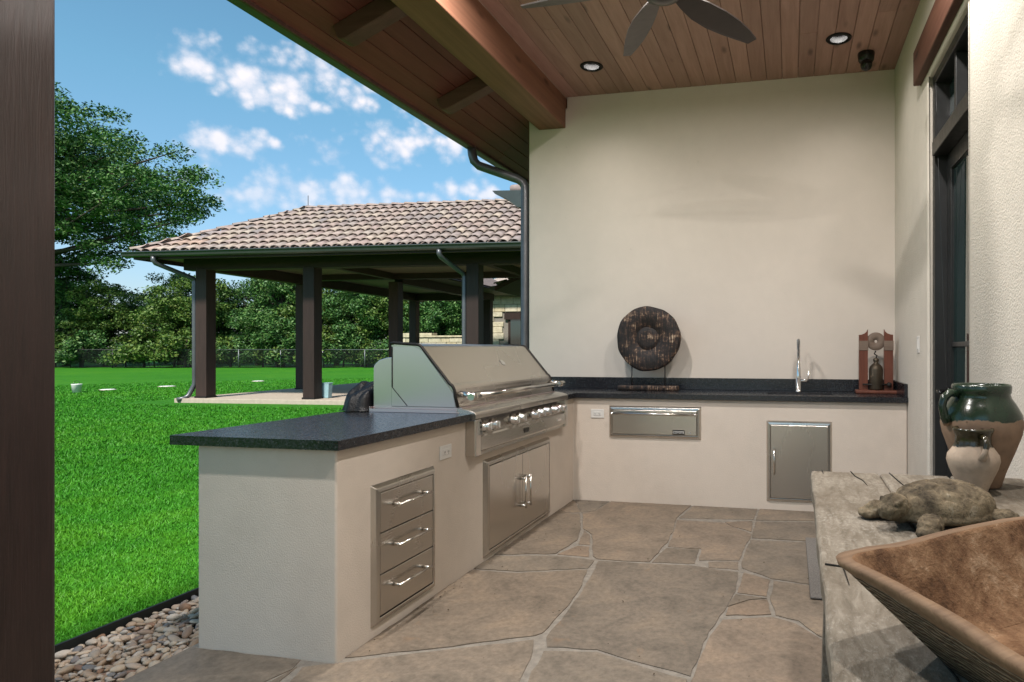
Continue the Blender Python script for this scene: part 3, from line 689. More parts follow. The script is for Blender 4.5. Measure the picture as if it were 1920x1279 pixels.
gl(MB().prism(rp, 'y', gy0+.01, gy1-.01).build('rear_housing', M_steelx, g, .003, 2))
fl = MB(); fl.box(-2.435, gy0-.022, .9157, -1.86, gy1+.022, .9205); fl.box(-2.435, gy0-.018, .92, -2.43, gy1+.018, .945); fl.box(-2.435, gy0-.020, .92, -1.87, gy0-.014, .934)
gl(fl.build('trim_flange', M_steelx, g, .001, 1))
gl(MB().box(-2.425, gy0+.004, .70, -1.85, gy1-.004, .947).build('firebox', M_steelx, g))
# front: bull-nose shelf, knob recess, lower panel
sp_ = [(-1.872, .946), (-1.80, .936), (-1.77, .926)] + arc((-1.772, .906), .02, 75, 0, 4) + [(-1.752, .886), (-1.775, .882), (-1.85, .882), (-1.872, .90)]
gl(MB().prism(sp_, 'y', gy0-.015, gy1+.015).build('front_shelf', M_steelh, g, .002, 1))
gl(MB().prism([(-1.8185, .882), (-1.790, .882), (-1.775, .775), (-1.8185, .775)], 'y', gy0+.05, gy1-.05).build('knob_panel', plain('mirror_steel', (.40, .37, .33), .16, metal=1, var=.05), g))
for a, b in ((gy0-.015, gy0+.05), (gy1-.05, gy1+.015)):
    gl(MB().box(-1.8185, a, .668, -1.753, b, .8815).build('side_cheek', M_steelh, g, .006, 3))
gl(MB().prism([(-1.8185, .776), (-1.768, .786), (-1.758, .775), (-1.752, .700), (-1.762, .688), (-1.8185, .688)], 'y', gy0+.051, gy1-.051).build('drip_panel', M_steelh, g, .002, 2))
gl(MB().prism([(-1.8185, .687), (-1.775, .687), (-1.772, .668), (-1.8185, .668)], 'y', gy0+.051, gy1-.051).build('lower_rail', M_steelh, g))
cm = MB().prism([(-1.753, .874), (-1.748, .874), (-1.744, .79), (-1.753, .79)], 'y', gy0+.02, gy0+.05); gl(cm.build('corner_bracket', M_chrome, g))
for z in (.86, .835, .81): gl(MB().lathe([(0, .002), (.006, .002), (.006, 0)], (-1.7455, gy0+.035, z), 10, axis='x').build('bracket_hole', M_black, g))
for ky in (3.47, 3.575, 3.86, 3.965, 4.20, 4.31, 4.42, 4.575, 4.665, 4.745):
    kz = .826; k = MB()
    k.lathe([(.0, .0), (.036, .0), (.036, .008), (.030, .012), (.026, .034), (.024, .044), (.018, .048), (.0, .048)], (-1.783, ky, kz), 22, axis='x')
    ko = gl(k.build('knob', M_chrome, g))
    gp_ = MB().box(-1.737, ky-.005, kz-.022, -1.728, ky+.005, kz+.022).build('grip', M_chrome, ko, .003, 2)
hd = MB(); hz_ = 1.012; hd.tube([(-1.787, gy0+.01, hz_), (-1.787, gy1-.01, hz_)], .0165, 16)
for y in (gy0+.045, gy1-.045):
    hd.tube([(-1.885, y, hz_+.012), (-1.84, y, hz_+.006), (-1.787, y, hz_)], [.020, .017, .018], 14)
    hd.tube([(-1.787, y-.055, hz_), (-1.787, y+.04, hz_)], .021, 16)
gl(hd.build('hood_handle', M_bar, g))
bd = MB(); nv = Vector((-1.925+2.10, 0, 1.085-1.293)); nv.normalize(); nn = Vector((-nv.z, 0, nv.x))
bc = Vector((-2.013, 4.20, 1.190))
MBx = Matrix(((nv.x, 0, nn.x), (0, 1, 0), (nv.z, 0, nn.z)))
bd.ell(bc, (.026, .034, .005), 24, 8, MBx); gl(bd.build('badge', M_chrome, g))
gl(MB().box(-1.7555, 3.985, .722, -1.7505, 4.065, .752).build('logo_plate', M_black, g, .001)); gl(MB().box(-1.7555, 4.60, .732, -1.7505, 4.68, .748).build('rotisserie_plate', M_chrome, g, .001))

# folded black grill cover on the counter
def cover():
    m = bmesh.new(); bmesh.ops.create_grid(m, x_segments=46, y_segments=46, size=1)
    r2 = random.Random(5); ph = [r2.uniform(0, 6.3) for _ in range(12)]
    for v in m.verts:
        x, y = v.co.x, v.co.y; r = max(abs(x), abs(y)); rr = (abs(x)**4+abs(y)**4)**.25
        th = math.atan2(y, x)
        hgt = .115*max(0, 1-max(0, rr-.45)/.55)**.6 if rr < 1 else 0
        fold = .030*abs(math.sin(2.3*x+1.3*y+ph[0])) + .026*abs(math.sin(-1.1*x+2.7*y+ph[1])) + .012*abs(math.sin(4.4*x-3.1*y+ph[2])) + .006*math.sin(7*x+5*y+ph[4]) - .012
        hgt = (hgt + fold*min(1, hgt/.05) + .045*math.exp(-((x-.25)**2+(y-.6)**2)/.10))*(1 if rr < 1 else 0)
        wob = 1+.06*math.sin(3*th+ph[5])+.04*math.sin(7*th+ph[6])
        drape = 1-.12*max(0, (rr-.5))
        v.co = Vector((x*.108*wob*drape, y*.27*wob*drape, max(.004, hgt*1.12)))
    for f in m.faces: f.smooth = True
    me = bpy.data.meshes.new('grill_cover'); m.to_mesh(me); m.free()
    o = mesh_obj('grill_cover', me, None, None, (-2.540, 3.53, .916), (0, 0, 0))
    mt, nt, b = mat('black_vinyl'); n = noise(nt, ocoord(nt), 26, 4, .6, 1.0)
    setp(nt, b, color=(.005, .005, .006), rough=.48, spec=.35, normal=bump(nt, n, .5, .012)); me.materials.append(mt)
    tag(o, 'crumpled black vinyl grill cover lying on the counter behind the grill', 'grill cover')
    return o
cov = cover()

# ------------------------------------------------------------------ things on the counter
def m_char():
    m, nt, b = mat('charred_wood'); v = ocoord(nt)
    a = noise(nt, ocoord(nt, (90, 20, 9)), 1.0, 4, .6); c2 = noise(nt, ocoord(nt, (6, 20, 16)), 1.0, 4, .6); n = noise(nt, v, 30, 4, .7)
    f = math_(nt, 'MULTIPLY', math_(nt, 'ADD', math_(nt, 'MULTIPLY', a, .55), math_(nt, 'MULTIPLY', n, .45)), math_(nt, 'ADD', .55, math_(nt, 'MULTIPLY', c2, .9)))
    c = ramp(nt, f, [(.38, (.006, .0045, .004)), (.51, (.018, .011, .009)), (.59, (.10, .055, .034)), (.69, (.45, .34, .24))])
    setp(nt, b, color=c, rough=.6, spec=.4, normal=bump(nt, a, .7, .01)); return m
M_char = m_char()
dsc = thing('disc_sculpture', 'round charred wooden disc standing on two rods above a carved base', 'sculpture', (-1.25, 5.55, .916))
wb = lambda a, z: .012*math.sin(3*a+1)+.008*math.sin(7*a+2)+.005*math.sin(13*a)
m = MB(); Rd = .292
m.lathe([(0, -.033), (.06, -.0335), (.100, -.0325), (.1015, -.0305), (.1045, -.0305), (.106, -.0325), (Rd-.02, -.028), (Rd-.004, -.022), (Rd, -.010), (Rd, .018), (Rd-.01, .026), (0, .03)], (0, 0, 0), 72, axis='y', wob=wb)
m.build('disc', M_char, dsc, loc=(0, 0, .465))
for s in (-1, 1): MB().tube([(s*.152, 0, .03), (s*.152, 0, .24)], .0055, 10).build('rod', M_iron, dsc)
bb = MB().box(-.275, -.05, 0, .275, .05, .044).build('base', M_char, dsc, .008, 2)
for i in range(12): MB().box(-.262+i*.044, -.056, .010, -.262+i*.044+.026, -.049, .034).build('carved_block', M_char, bb, .004, 2)

fc = thing('faucet', 'tall chrome spring-neck faucet behind the sink', 'faucet', (.067, 5.61, .916))
MB().lathe([(0, 0), (.027, 0), (.027, .006), (.022, .010), (.0205, .20), (.018, .205), (.016, .28), (0, .28)], (0, 0, 0), 20).build('body', M_chrome, fc)
lv = MB(); lv.tube([(.018, 0, .100), (.085, 0, .100)], .0125, 14); lv.tube([(.080, -.004, .108), (.086, -.006, .175)], [.0065, .0055], 10); lv.build('lever', M_chrome, fc)
nk = []
for i in range(25):
    t = i/24; a = math.pi*t; nk.append((0, -.075+.075*math.cos(a)-.0, .36+.085*math.sin(a)))
path = [(0, 0, .27), (0, 0, .36)] + nk + [(0, -.15, .30)]
MB().tube(path, .0075, 10).build('hose', M_black, fc)
# spring coil around the hose
def coil(path, r, turns, wire):
    P = [Vector(p) for p in path]; ds = [0]
    for a, b in zip(P[:-1], P[1:]): ds.append(ds[-1]+(b-a).length)
    out = []; n = turns*10
    for i in range(n+1):
        s = ds[-1]*i/n; k = max(j for j in range(len(ds)) if ds[j] <= s+1e-9); k = min(k, len(P)-2)
        p = P[k].lerp(P[k+1], (s-ds[k])/(ds[k+1]-ds[k])); t = (P[k+1]-P[k]).normalized()
        a = Vector((1, 0, 0)); b = t.cross(a); an = 2*math.pi*turns*i/n
        out.append(p+(a*math.cos(an)+b*math.sin(an))*r)
    return MB().tube(out, wire, 5)
coil(path[1:], .0125, 42, .0022).build('spring', M_chrome, fc)
MB().lathe([(0, .13), (.020, .13), (.0215, .135), (.018, .15), (.016, .245), (.012, .25), (.012, .31), (0, .31)], (0, -.15, 0), 18).build('spray_head', M_chrome, fc)
MB().tube([(0, -.012, .255), (0, -.08, .262), (0, -.134, .255)], .0055, 8).build('holder_arm', M_chrome, fc)

bl = thing('bell_stand', 'small red wooden stand holding a dark bottle-shaped bell in the counter corner', 'ornament', (.70, 5.56, .916))
M_redw = wood('red_brown_wood', (.075, .022, .014), (.19, .065, .038), axis=2, rough=.5, rand=.1, knots=False)
M_greyw = wood('grey_wood', (.11, .075, .055), (.22, .165, .13), axis=0, rough=.7, rand=.05, knots=False)
MB().box(-.165, -.07, 0, .165, .07, .028).build('base', M_redw, bl, .008, 2)
for s in (-1, 1):
    p = [(-.035, .028), (.035, .028), (.035, .49)] + [(.035-.07*math.sin(t), .49+.05*(1-math.cos(t))) for t in (.3, .7, 1.1, 1.5)] + [(-.035, .03)]
    p = [(s*.10+s*q[0], q[1]) for q in p]
    MB().prism(p, 'y', -.022, .022).build('upright', M_redw, bl, .004, 2)
    MB().box(s*.10-.038, -.027, .36, s*.10+.038, -.0225, .44).build('band', M_greyw, bl, .002)
MB().lathe([(.012, -.012), (.073, -.012), (.076, -.008), (.076, .008), (.073, .012), (.012, .012), (.012, -.012)], (0, 0, .435), 32, axis='y').build('wheel', M_greyw, bl)
MB().tube([(0, 0, .355), (-.012, 0, .33), (.010, 0, .315), (0, 0, .29)], .006, 8).build('hook', M_iron, bl)
MB().lathe([(0, .03), (.052, .03), (.056, .04), (.056, .20), (.050, .225), (.030, .245), (.018, .255), (.022, .27), (.024, .285), (.014, .295), (0, .297)], (0, -.012, 0), 28).build('bell', plain('aged_bronze', (.085, .065, .045), .42, metal=.7, bmp=.4, scale=40, var=.3), bl)
MB().tube([(-.11, -.045, .075), (.10, -.045, .075)], .008, 10).ell((.10, -.045, .075), (.022, .022, .022)).build('striker', M_iron, bl)

# ------------------------------------------------------------------ ceiling things
def m_emit(name, col, s):
    m, nt, b = mat(name); setp(nt, b, color=(.8, .8, .8), emit=col, emits=s); return m
M_lens = m_emit('lamp_lens', (1, .95, .9), .8)
LAMP_W = (2.4, 2.4, 40, 28, 38, 31)  # the added out-of-view lamps carry most of the wattage
labs = ['lit recessed downlight in the ceiling near the beam', 'lit recessed downlight in the ceiling near the security camera', 'added fill lamp out of view in the ceiling between beam and fan', 'added fill lamp out of view in the ceiling between fan and glazed door', 'added fill lamp out of view in the ceiling near the porch post', 'added fill lamp out of view in the ceiling above the long table']
for (lx, ly), lab, watt in zip(LIGHTS, labs, LAMP_W):
    t = thing('recessed_downlight', lab, 'downlight', (lx, ly, ZC), group='recessed ceiling downlights')
    MB().lathe([(.064, .001), (.064, -.004), (.094, -.006), (.098, -.002), (.098, .0), (.064, .001)], (0, 0, -.0012), 32).build('trim_ring', M_baffle, t)
    dp = .062 if ly > 4 else .006
    MB().lathe([(.0635, -.004), (.060, dp*.45), (.054, dp+.003), (.054, dp+.02)], (0, 0, 0), 32).build('baffle', M_baffle, t)
    MB().lathe([(0, 0), (.0535, 0)], (0, 0, dp), 28).build('lens', M_lens, t)
    ld = bpy.data.lights.new('lamp', 'AREA'); ld.shape = 'DISK'; ld.size = .08 if ly > 4 else .10; ld.energy = watt; ld.color = (1, .955, .91); ld.spread = R(125) if ly > 4 else R(175)
    lo = bpy.data.objects.new('lamp', ld); link(lo, t); lo.location = (0, 0, dp-.008)
sc = thing('security_camera', 'glossy black turret security camera under the ceiling by the back wall', 'security camera', (.605, 5.40, ZC))
MB().lathe([(0, 0), (.066, 0), (.068, -.012), (.062, -.055), (.052, -.075), (0, -.08)], (0, 0, 0), 32).build('mount', M_black, sc)
MB().ell((0, -.012, -.098), (.047, .047, .052), 24, 16).build('turret', M_black, sc)
MB().lathe([(0, -.012), (.018, -.012), (.022, -.006), (.024, .006)], (0, -.056, -.105), 20, axis='y').build('lens', M_black, sc)

fan = thing('ceiling_fan', 'dark bronze ceiling fan with six tapered blades below the porch ceiling', 'ceiling fan', (-.66, 3.27, ZC))
M_fan = plain('fan_bronze', (.045, .036, .032), .33, metal=.35, spec=.5)
MB().lathe([(0, 0), (.075, 0), (.07, -.03), (.03, -.06), (.013, -.065), (.013, -.33), (0, -.33)], (0, 0, 0), 24).build('downrod', M_fan, fan)
MB().lathe([(0, -.32), (.05, -.32), (.10, -.36), (.125, -.42), (.125, -.50), (.09, -.56), (.04, -.58), (0, -.585)], (0, 0, 0), 32).build('motor', M_fan, fan)
def blade_mesh():
    outline = [(.11, .030), (.20, .058), (.32, .083), (.45, .088), (.58, .076), (.70, .058), (.80, .040)]
    outline2 = [(.815, -.012), (.72, -.036), (.60, -.054), (.46, -.060), (.32, -.054), (.20, -.040), (.11, -.030)]
    m = MB(); pts = outline+outline2; n = len(pts); v = []
    for dz in (.004, -.004):
        for (x, y) in pts: v.append((x, y, dz - y*.30 - .02*(x-.45)**2))
    m.add(v, [tuple(range(n)), tuple(range(2*n-1, n-1, -1))]); m.add(v, [(i, i+n, (i+1) % n+n, (i+1) % n) for i in range(n)])
    return m.mesh('blade', M_fan)
bmesh_ = blade_mesh()
for k in range(6):
    b_ = mesh_obj('blade', bmesh_, None, fan, (0, 0, -.50), (0, 0, R(57+60*k)))

# ------------------------------------------------------------------ foreground table and what stands on it
ZT = .80
def m_oldtable():
    m, nt, b = mat('weathered_table_wood')
    g = noise(nt, ocoord(nt, (38, 9, 38)), 1.0, 6, .65, .8); sp = noise(nt, ocoord(nt, (90, 60, 90)), 1.0, 5, .7); big = noise(nt, ocoord(nt), 3.2, 5, .6)
    c = ramp(nt, g, [(.3, (.110, .090, .066)), (.5, (.175, .148, .114)), (.7, (.25, .22, .178))])
    pa = mk(nt, 'ShaderNodeMapRange', {'Value': math_(nt, 'ADD', math_(nt, 'MULTIPLY', sp, .75), math_(nt, 'MULTIPLY', big, .28)), 'From Min': .53, 'From Max': .72, 'To Max': .55})
    c = mixc(nt, pa.outputs[0], c, (.40, .37, .325))
    dk = mk(nt, 'ShaderNodeMapRange', {'Value': noise(nt, ocoord(nt), 2.6, 5, .65, .6), 'From Min': .50, 'From Max': .68, 'To Max': .55})
    c = mixc(nt, dk.outputs[0], c, (.095, .072, .048))
    setp(nt, b, color=c, rough=.7, spec=.25, normal=bump(nt, math_(nt, 'ADD', sp, g), .6, .006)); return m
M_table = m_oldtable()
tb = thing('console_table', 'long weathered wooden table with worn pale paint along the house wall', 'table', (.052, .45, 0), R(-.7))
TW, TL = .775, 2.16
xs = [0, .262, .517, TW]
top = bpy.data.objects.new('table_top', None); link(top, tb)
for i in range(3):
    bm = bmesh.new(); bmesh.ops.create_cube(bm, size=1)
    bmesh.ops.subdivide_edges(bm, edges=[e for e in bm.edges if abs((e.verts[0].co-e.verts[1].co).y) > .5], cuts=40, use_grid_fill=True)
    for v in bm.verts:
        v.co = Vector(((v.co.x+.5)*(xs[i+1]-xs[i]-.003)+xs[i]+.0015, (v.co.y+.5)*TL, (v.co.z+.5)*.055+ZT-.055))
        if i == 0 and v.co.x < .01: v.co.x += .0015*math.sin(v.co.y*9)+.0012*math.sin(v.co.y*23+1)+random.uniform(-.0012, .0012)
        if v.co.z > ZT-.01: v.co.z += .002*math.sin(v.co.y*5+i)
    me = bpy.data.meshes.new('board'); bm.to_mesh(me); bm.free(); me.materials.append(M_table)
    o = bpy.data.objects.new('board', me); link(o, top); mm = o.modifiers.new('bevel', 'BEVEL'); mm.width = .011; mm.segments = 3; mm.limit_method = 'ANGLE'
# cracks: thin dark lines of wear laid along the boards
M_crack = plain('crack_dark', (.012, .009, .006), .9)
for pts in ([(.155, 2.158), (.165, 2.06), (.185, 1.99), (.192, 1.90)], [(.300, 2.158), (.312, 2.0), (.330, 1.80)], [(.045, 2.158), (.048, 2.09)], [(.012, 1.02), (.05, 1.01), (.055, .90)], [(.15, .72), (.18, .55), (.19, .30)]):
    MB().tube([(x, y, ZT+.0005) for x, y in pts], [.0022]*(len(pts)-1)+[.0008], 5).build('crack', M_crack, top)
MB().box(.05, .10, ZT-.16, TW-.05, .13, ZT-.056).box(.05, TL-.13, ZT-.16, TW-.05, TL-.10, ZT-.056).box(.06, .13, ZT-.16, .085, TL-.13, ZT-.056).box(TW-.085, .13, ZT-.16, TW-.06, TL-.13, ZT-.056).build('apron', M_table, tb, .004)
for (lx, ly) in ((.085, .80), (TW-.085, .80), (.09, TL-.16), (TW-.09, TL-.16)):
    s = -1 if lx < .4 else 1; m = MB(); fx = lx+s*(.10 if ly < 1 else .03)
    v = []
    for z, cx_, w in ((ZT-.056, lx, .032), (0.0, fx if fx < .78 else .78, .024)): v += [(cx_-w, ly-w, z), (cx_+w, ly-w, z), (cx_+w, ly+w, z), (cx_-w, ly+w, z)]
    m.add(v, [(0, 1, 2, 3), (7, 6, 5, 4), (0, 4, 5, 1), (1, 5, 6, 2), (2, 6, 7, 3), (3, 7, 4, 0)]); m.build('leg', M_table, tb, .004)

# terracotta jars
def m_jar(name, clay, glaze, zg, wav):
    m, nt, b = mat(name); t = mk(nt, 'ShaderNodeTexCoord'); sx = mk(nt, 'ShaderNodeSeparateXYZ', {0: t.outputs['Object']}); v = t.outputs['Object']
    n = noise(nt, v, 16, 4, .6, .5); n2 = noise(nt, v, 6, 5, .65); pit = mk(nt, 'ShaderNodeTexVoronoi', {'Vector': v, 'Scale': 34.0})
    c = ramp(nt, n2, [(.3, [x*.62 for x in clay]), (.5, clay), (.72, [x*1.3 for x in clay])])
    pm = math_(nt, 'MULTIPLY', mk(nt, 'ShaderNodeMapRange', {'Value': pit.outputs['Distance'], 'From Min': .10, 'From Max': .16, 'To Min': 1, 'To Max': 0}).outputs[0], mk(nt, 'ShaderNodeMapRange', {'Value': noise(nt, v, 9, 2, .5), 'From Min': .52, 'From Max': .58}).outputs[0])
    c = mixc(nt, math_(nt, 'MULTIPLY', pm, .8), c, (.09, .055, .03))
    gm = mk(nt, 'ShaderNodeMapRange', {'Value': math_(nt, 'ADD', sx.outputs[2], math_(nt, 'MULTIPLY', math_(nt, 'SUBTRACT', n2, .5), wav)), 'From Min': zg-.002, 'From Max': zg+.002})
    gc = ramp(nt, n, [(.3, [x*.55 for x in glaze]), (.7, [x*1.35 for x in glaze])])
    c = mixc(nt, gm.outputs[0], c, gc)
    r = mk(nt, 'ShaderNodeMapRange', {'Value': gm.outputs[0], 'To Min': .85, 'To Max': .2})
    setp(nt, b, color=c, rough=r.outputs[0], spec=.5, normal=bump(nt, math_(nt, 'ADD', n, math_(nt, 'MULTIPLY', pm, -.8)), .25, .006)); return m
zt = ZT+.0015
bj = thing('storage_jar', 'big terracotta jar with dark green glazed neck standing behind the small jar', 'jar', (.662, 2.43, zt))
Mj = m_jar('big_jar_clay', (.22, .137, .086), (.012, .024, .013), .232, .09)
prof = [(0, .004), (.062, 0), (.066, .004), (.080, .05), (.108, .12), (.130, .18), (.137, .215), (.132, .25), (.112, .285), (.098, .305), (.094, .318), (.098, .325), (.099, .345), (.095, .352), (.088, .350), (.085, .335), (.083, .30), (.10, .26), (.11, .2), (.05, .03), (0, .025)]
prof = [(r*.98, z*1.02) for r, z in prof]
MB().lathe(prof, (0, 0, 0), 56).build('body', Mj, bj)
MB().tube([(-.088, -.04, .325), (-.115, -.052, .33), (-.135, -.06, .315), (-.143, -.064, .285), (-.135, -.062, .245), (-.122, -.058, .225)], [.013, .014, .014, .014, .015, .018], 12).build('handle', Mj, bj)
sj = thing('small_jar', 'small pale clay pitcher with brown glazed rim standing on the table', 'jar', (.600, 2.295, zt))
Mj2 = m_jar('small_jar_clay', (.36, .275, .205), (.028, .022, .010), .158, .05)
prof = [(0, .004), (.040, 0), (.043, .004), (.052, .03), (.076, .085), (.083, .11), (.080, .13), (.064, .152), (.056, .168), (.055, .192), (.060, .205), (.064, .212), (.063, .219), (.056, .219), (.051, .205), (.05, .17), (.06, .13), (.03, .02), (0, .015)]
MB().lathe(prof, (0, 0, 0), 48).build('body', Mj2, sj)
MB().tube([(.012, -.055, .195), (.016, -.080, .192), (.017, -.092, .175), (.012, -.092, .15), (.004, -.085, .125)], [.009, .010, .010, .009, .012], 10).build('handle', Mj2, sj)

# stone turtle
M_turt = None
def m_turtle():
    m, nt, b = mat('mossy_stone'); v = ocoord(nt); n = noise(nt, v, 14, 6, .65); f = noise(nt, v, 120, 4, .7)
    c = ramp(nt, n, [(.34, (.030, .023, .015)), (.48, (.11, .085, .055)), (.6, (.19, .148, .095)), (.72, (.30, .255, .19))])
    c = mixc(nt, math_(nt, 'MULTIPLY', mk(nt, 'ShaderNodeMapRange', {'Value': f, 'From Min': .56, 'From Max': .66}).outputs[0], .6), c, (.03, .022, .014))
    setp(nt, b, color=c, rough=.85, spec=.2, normal=bump(nt, math_(nt, 'ADD', n, math_(nt, 'MULTIPLY', f, .6)), .7, .008)); return m
M_turt = m_turtle()
tu = thing('turtle_statue', 'weathered stone turtle figure on the table in front of the jars', 'turtle statue', (.415, 1.885, zt), R(-152))
# local: +x is the head side
sh = MB(); nu, nv_ = 110, 46; V = []; scutes = [(.0, 0), (.062, 0), (-.062, 0), (.118, 0), (-.118, 0)] + [(a, s*.068) for a in (-.09, -.03, .03, .09) for s in (-1, 1)] + [(.155*math.cos(t), .118*math.sin(t)) for t in np.linspace(0, 6.28, 17)[:-1]]
def seam(x, y):
    d = sorted(math.hypot(x-a, (y-b)*1.05) for a, b in scutes); return max(0, 1-(d[1]-d[0])/.011)
for j in range(nv_+1):
    ph = math.pi/2*j/nv_
    for i in range(nu):
        a = 2*math.pi*i/nu; x, y = .150*math.sin(ph)*math.cos(a), .112*math.sin(ph)*math.sin(a); z = .078*math.cos(ph)**.80 if ph < 1.5707 else 0
        V.append((x, y, .040+z - .0065*seam(x, y) + .0030*mnoise.noise((x*28, y*28, z*28)) + .0016*mnoise.noise((x*90, y*90, z*90))))
k = len(V)
for i in range(nu):
    a = 2*math.pi*i/nu; V.append((.160*math.cos(a), .122*math.sin(a), .033+.003*math.sin(9*a)))
for i in range(nu):
    a = 2*math.pi*i/nu; V.append((.150*math.cos(a), .110*math.sin(a), .022))
F = [(j*nu+i, (j+1)*nu+i, (j+1)*nu+(i+1) % nu, j*nu+(i+1) % nu) for j in range(nv_+2) for i in range(nu)] + [tuple((nv_+2)*nu+i for i in range(nu))]
sh.add(V, F, True); sh.build('shell', M_turt, tu)
bd = MB(); E3 = lambda a: Matrix.Rotation(a, 3, 'Z')
bd.ell((0, 0, .024), (.135, .095, .020)); bd.ell((.140, .010, .046), (.046, .036, .032)); bd.ell((.168, .016, .062), (.040, .036, .034)); bd.ell((.186, .020, .052), (.030, .031, .026))
bd.ell((.178, .046, .074), (.011, .008, .010)); bd.ell((.186, -.008, .074), (.011, .008, .010))
for (x, y, a, l) in ((.120, .098, .75, .060), (.128, -.080, -.35, .060), (-.105, .105, 2.4, .042), (-.110, -.100, -2.3, .042)):
    bd.ell((x, y, .028), (l, .032, .027), M=E3(a)); dx = Vector((math.cos(a), math.sin(a), 0))*l*.75
    bd.ell((x+dx.x, y+dx.y, .017), (.033, .031, .017), M=E3(a))
bd.ell((-.165, .0, .020), (.030, .012, .010))
o = bd.build('body', M_turt, tu); rm = o.modifiers.new('fuse', 'REMESH'); rm.mode = 'VOXEL'; rm.voxel_size = .0035; rm.use_smooth_shade = True
smt = o.modifiers.new('smooth', 'SMOOTH'); smt.iterations = 3
tx = bpy.data.textures.new('stone_pits', 'CLOUDS'); tx.noise_scale = .012; tx.noise_depth = 2
dpm = o.modifiers.new('pits', 'DISPLACE'); dpm.texture = tx; dpm.strength = .009; dpm.mid_level = .5; dpm.texture_coords = 'LOCAL'

# dough trough
def m_trough(name, inside):
    m, nt, b = mat(name)
    if inside:
        n = noise(nt, ocoord(nt), 11, 9, .74, .3); f = noise(nt, ocoord(nt), 85, 5, .75)
        c = ramp(nt, n, [(.32, (.042, .021, .012)), (.45, (.145, .076, .040)), (.57, (.24, .138, .076)), (.72, (.46, .33, .22))])
        c = mixc(nt, math_(nt, 'MULTIPLY', mk(nt, 'ShaderNodeMapRange', {'Value': f, 'From Min': .58, 'From Max': .68}).outputs[0], .55), c, (.025, .012, .007))
        h = math_(nt, 'ADD', n, math_(nt, 'MULTIPLY', f, .5))
    else:
        w = mk(nt, 'ShaderNodeTexWave', {'Vector': ocoord(nt, (1, 1, 1)), 'Scale': 34.0, 'Distortion': 9.0, 'Detail': 4.0, 'Detail Scale': .8}, bands_direction='Z')
        n = noise(nt, ocoord(nt), 12, 5, .6); h = math_(nt, 'ADD', math_(nt, 'MULTIPLY', w.outputs[1], .6), math_(nt, 'MULTIPLY', n, .5))
        c = ramp(nt, h, [(.3, (.075, .052, .035)), (.55, (.15, .112, .078)), (.8, (.25, .195, .14))])
    setp(nt, b, color=c, rough=.82, spec=.15, normal=bump(nt, h, .9, .012)); return m
M_tin, M_tout = m_trough('trough_inside', True), m_trough('trough_outside', False)
M_trim = wood('trough_rim_wood', (.085, .045, .024), (.24, .15, .085), axis=0, rough=.7, rand=0, knots=False, freq=2)
tr = thing('dough_trough', 'large rustic carved wooden trough with rusty brown inside on the table', 'trough', (.457, 1.126, zt), R(38.4))
# local: x along the long back edge, y away from the camera side
def ring(hx, hy, z, r, n=10, wv=0):
    pts = []
    for (cx_, cy_, a0) in ((hx-r, hy-r, 0), (-hx+r, hy-r, 90), (-hx+r, -hy+r, 180), (hx-r, -hy+r, 270)):
        for i in range(n+1):
            a = R(a0+90*i/n); pts.append((cx_+r*math.cos(a), cy_+r*math.sin(a), z))
    out = []
    # densify the straight runs
    N = len(pts)
    for i in range(N):
        p, q = Vector(pts[i]), Vector(pts[(i+1) % N]); L_ = (q-p).length; k = max(1, round(L_/.03)) if L_ > .05 else 1
        k = 12 if L_ > .05 else 1
        for t in range(k): out.append(p.lerp(q, t/k))
    if wv:
        for i, p in enumerate(out): p.z += wv*math.sin(p.x*11+1)*.5+wv*math.sin(p.y*17+2)*.5
    return out
HX, HY = .340, .205
rings = [(ring(HX-.13, HY-.10, .0, .05), 0), (ring(HX-.012, HY-.010, .125, .035), 0), (ring(HX, HY, .138, .035, wv=.004), 2), (ring(HX+.002, HY+.002, .148, .036, wv=.006), 2), (ring(HX-.019, HY-.018, .149, .03, wv=.006), 2), (ring(HX-.026, HY-.024, .141, .03, wv=.004), 1), (ring(HX-.075, HY-.062, .085, .05), 1), (ring(HX-.115, HY-.095, .04, .05), 1), (ring(HX-.17, HY-.13, .024, .03), 1)]
for rg, _ in rings:
    for p in rg:
        q = mnoise.noise_vector((p.x*9, p.y*9, p.z*14)); p.x += .0055*q.x; p.y += .0055*q.y; p.z += .004*q.z if p.z > .01 else 0
        p.x += .183*(p.y-HY)          # hand-cut, not quite square
m = MB(); n = len(rings[0][0])
for (a, ma), (b, mb_) in zip(rings[:-1], rings[1:]):
    m.cur = mb_; m.add(list(a)+list(b), [(i, (i+1) % n, n+(i+1) % n, n+i) for i in range(n)], True)
m.cur = 1; m.add(rings[-1][0], [tuple(range(n))]); m.cur = 0; m.add(rings[0][0], [tuple(range(n-1, -1, -1))])
o = m.build('basin', [M_tout, M_tin, M_trim], tr)
# doormat
dm = box('doormat', plain('grey_coir', (.20, .185, .17), .95, bmp=1.0, scale=900, spec=.1, var=.35), None, .10, 3.336, .0045, .82, 4.385, .016, bevel=.004)
tag(dm, 'grey coarse doormat on the flagstones by the glazed door', 'doormat')

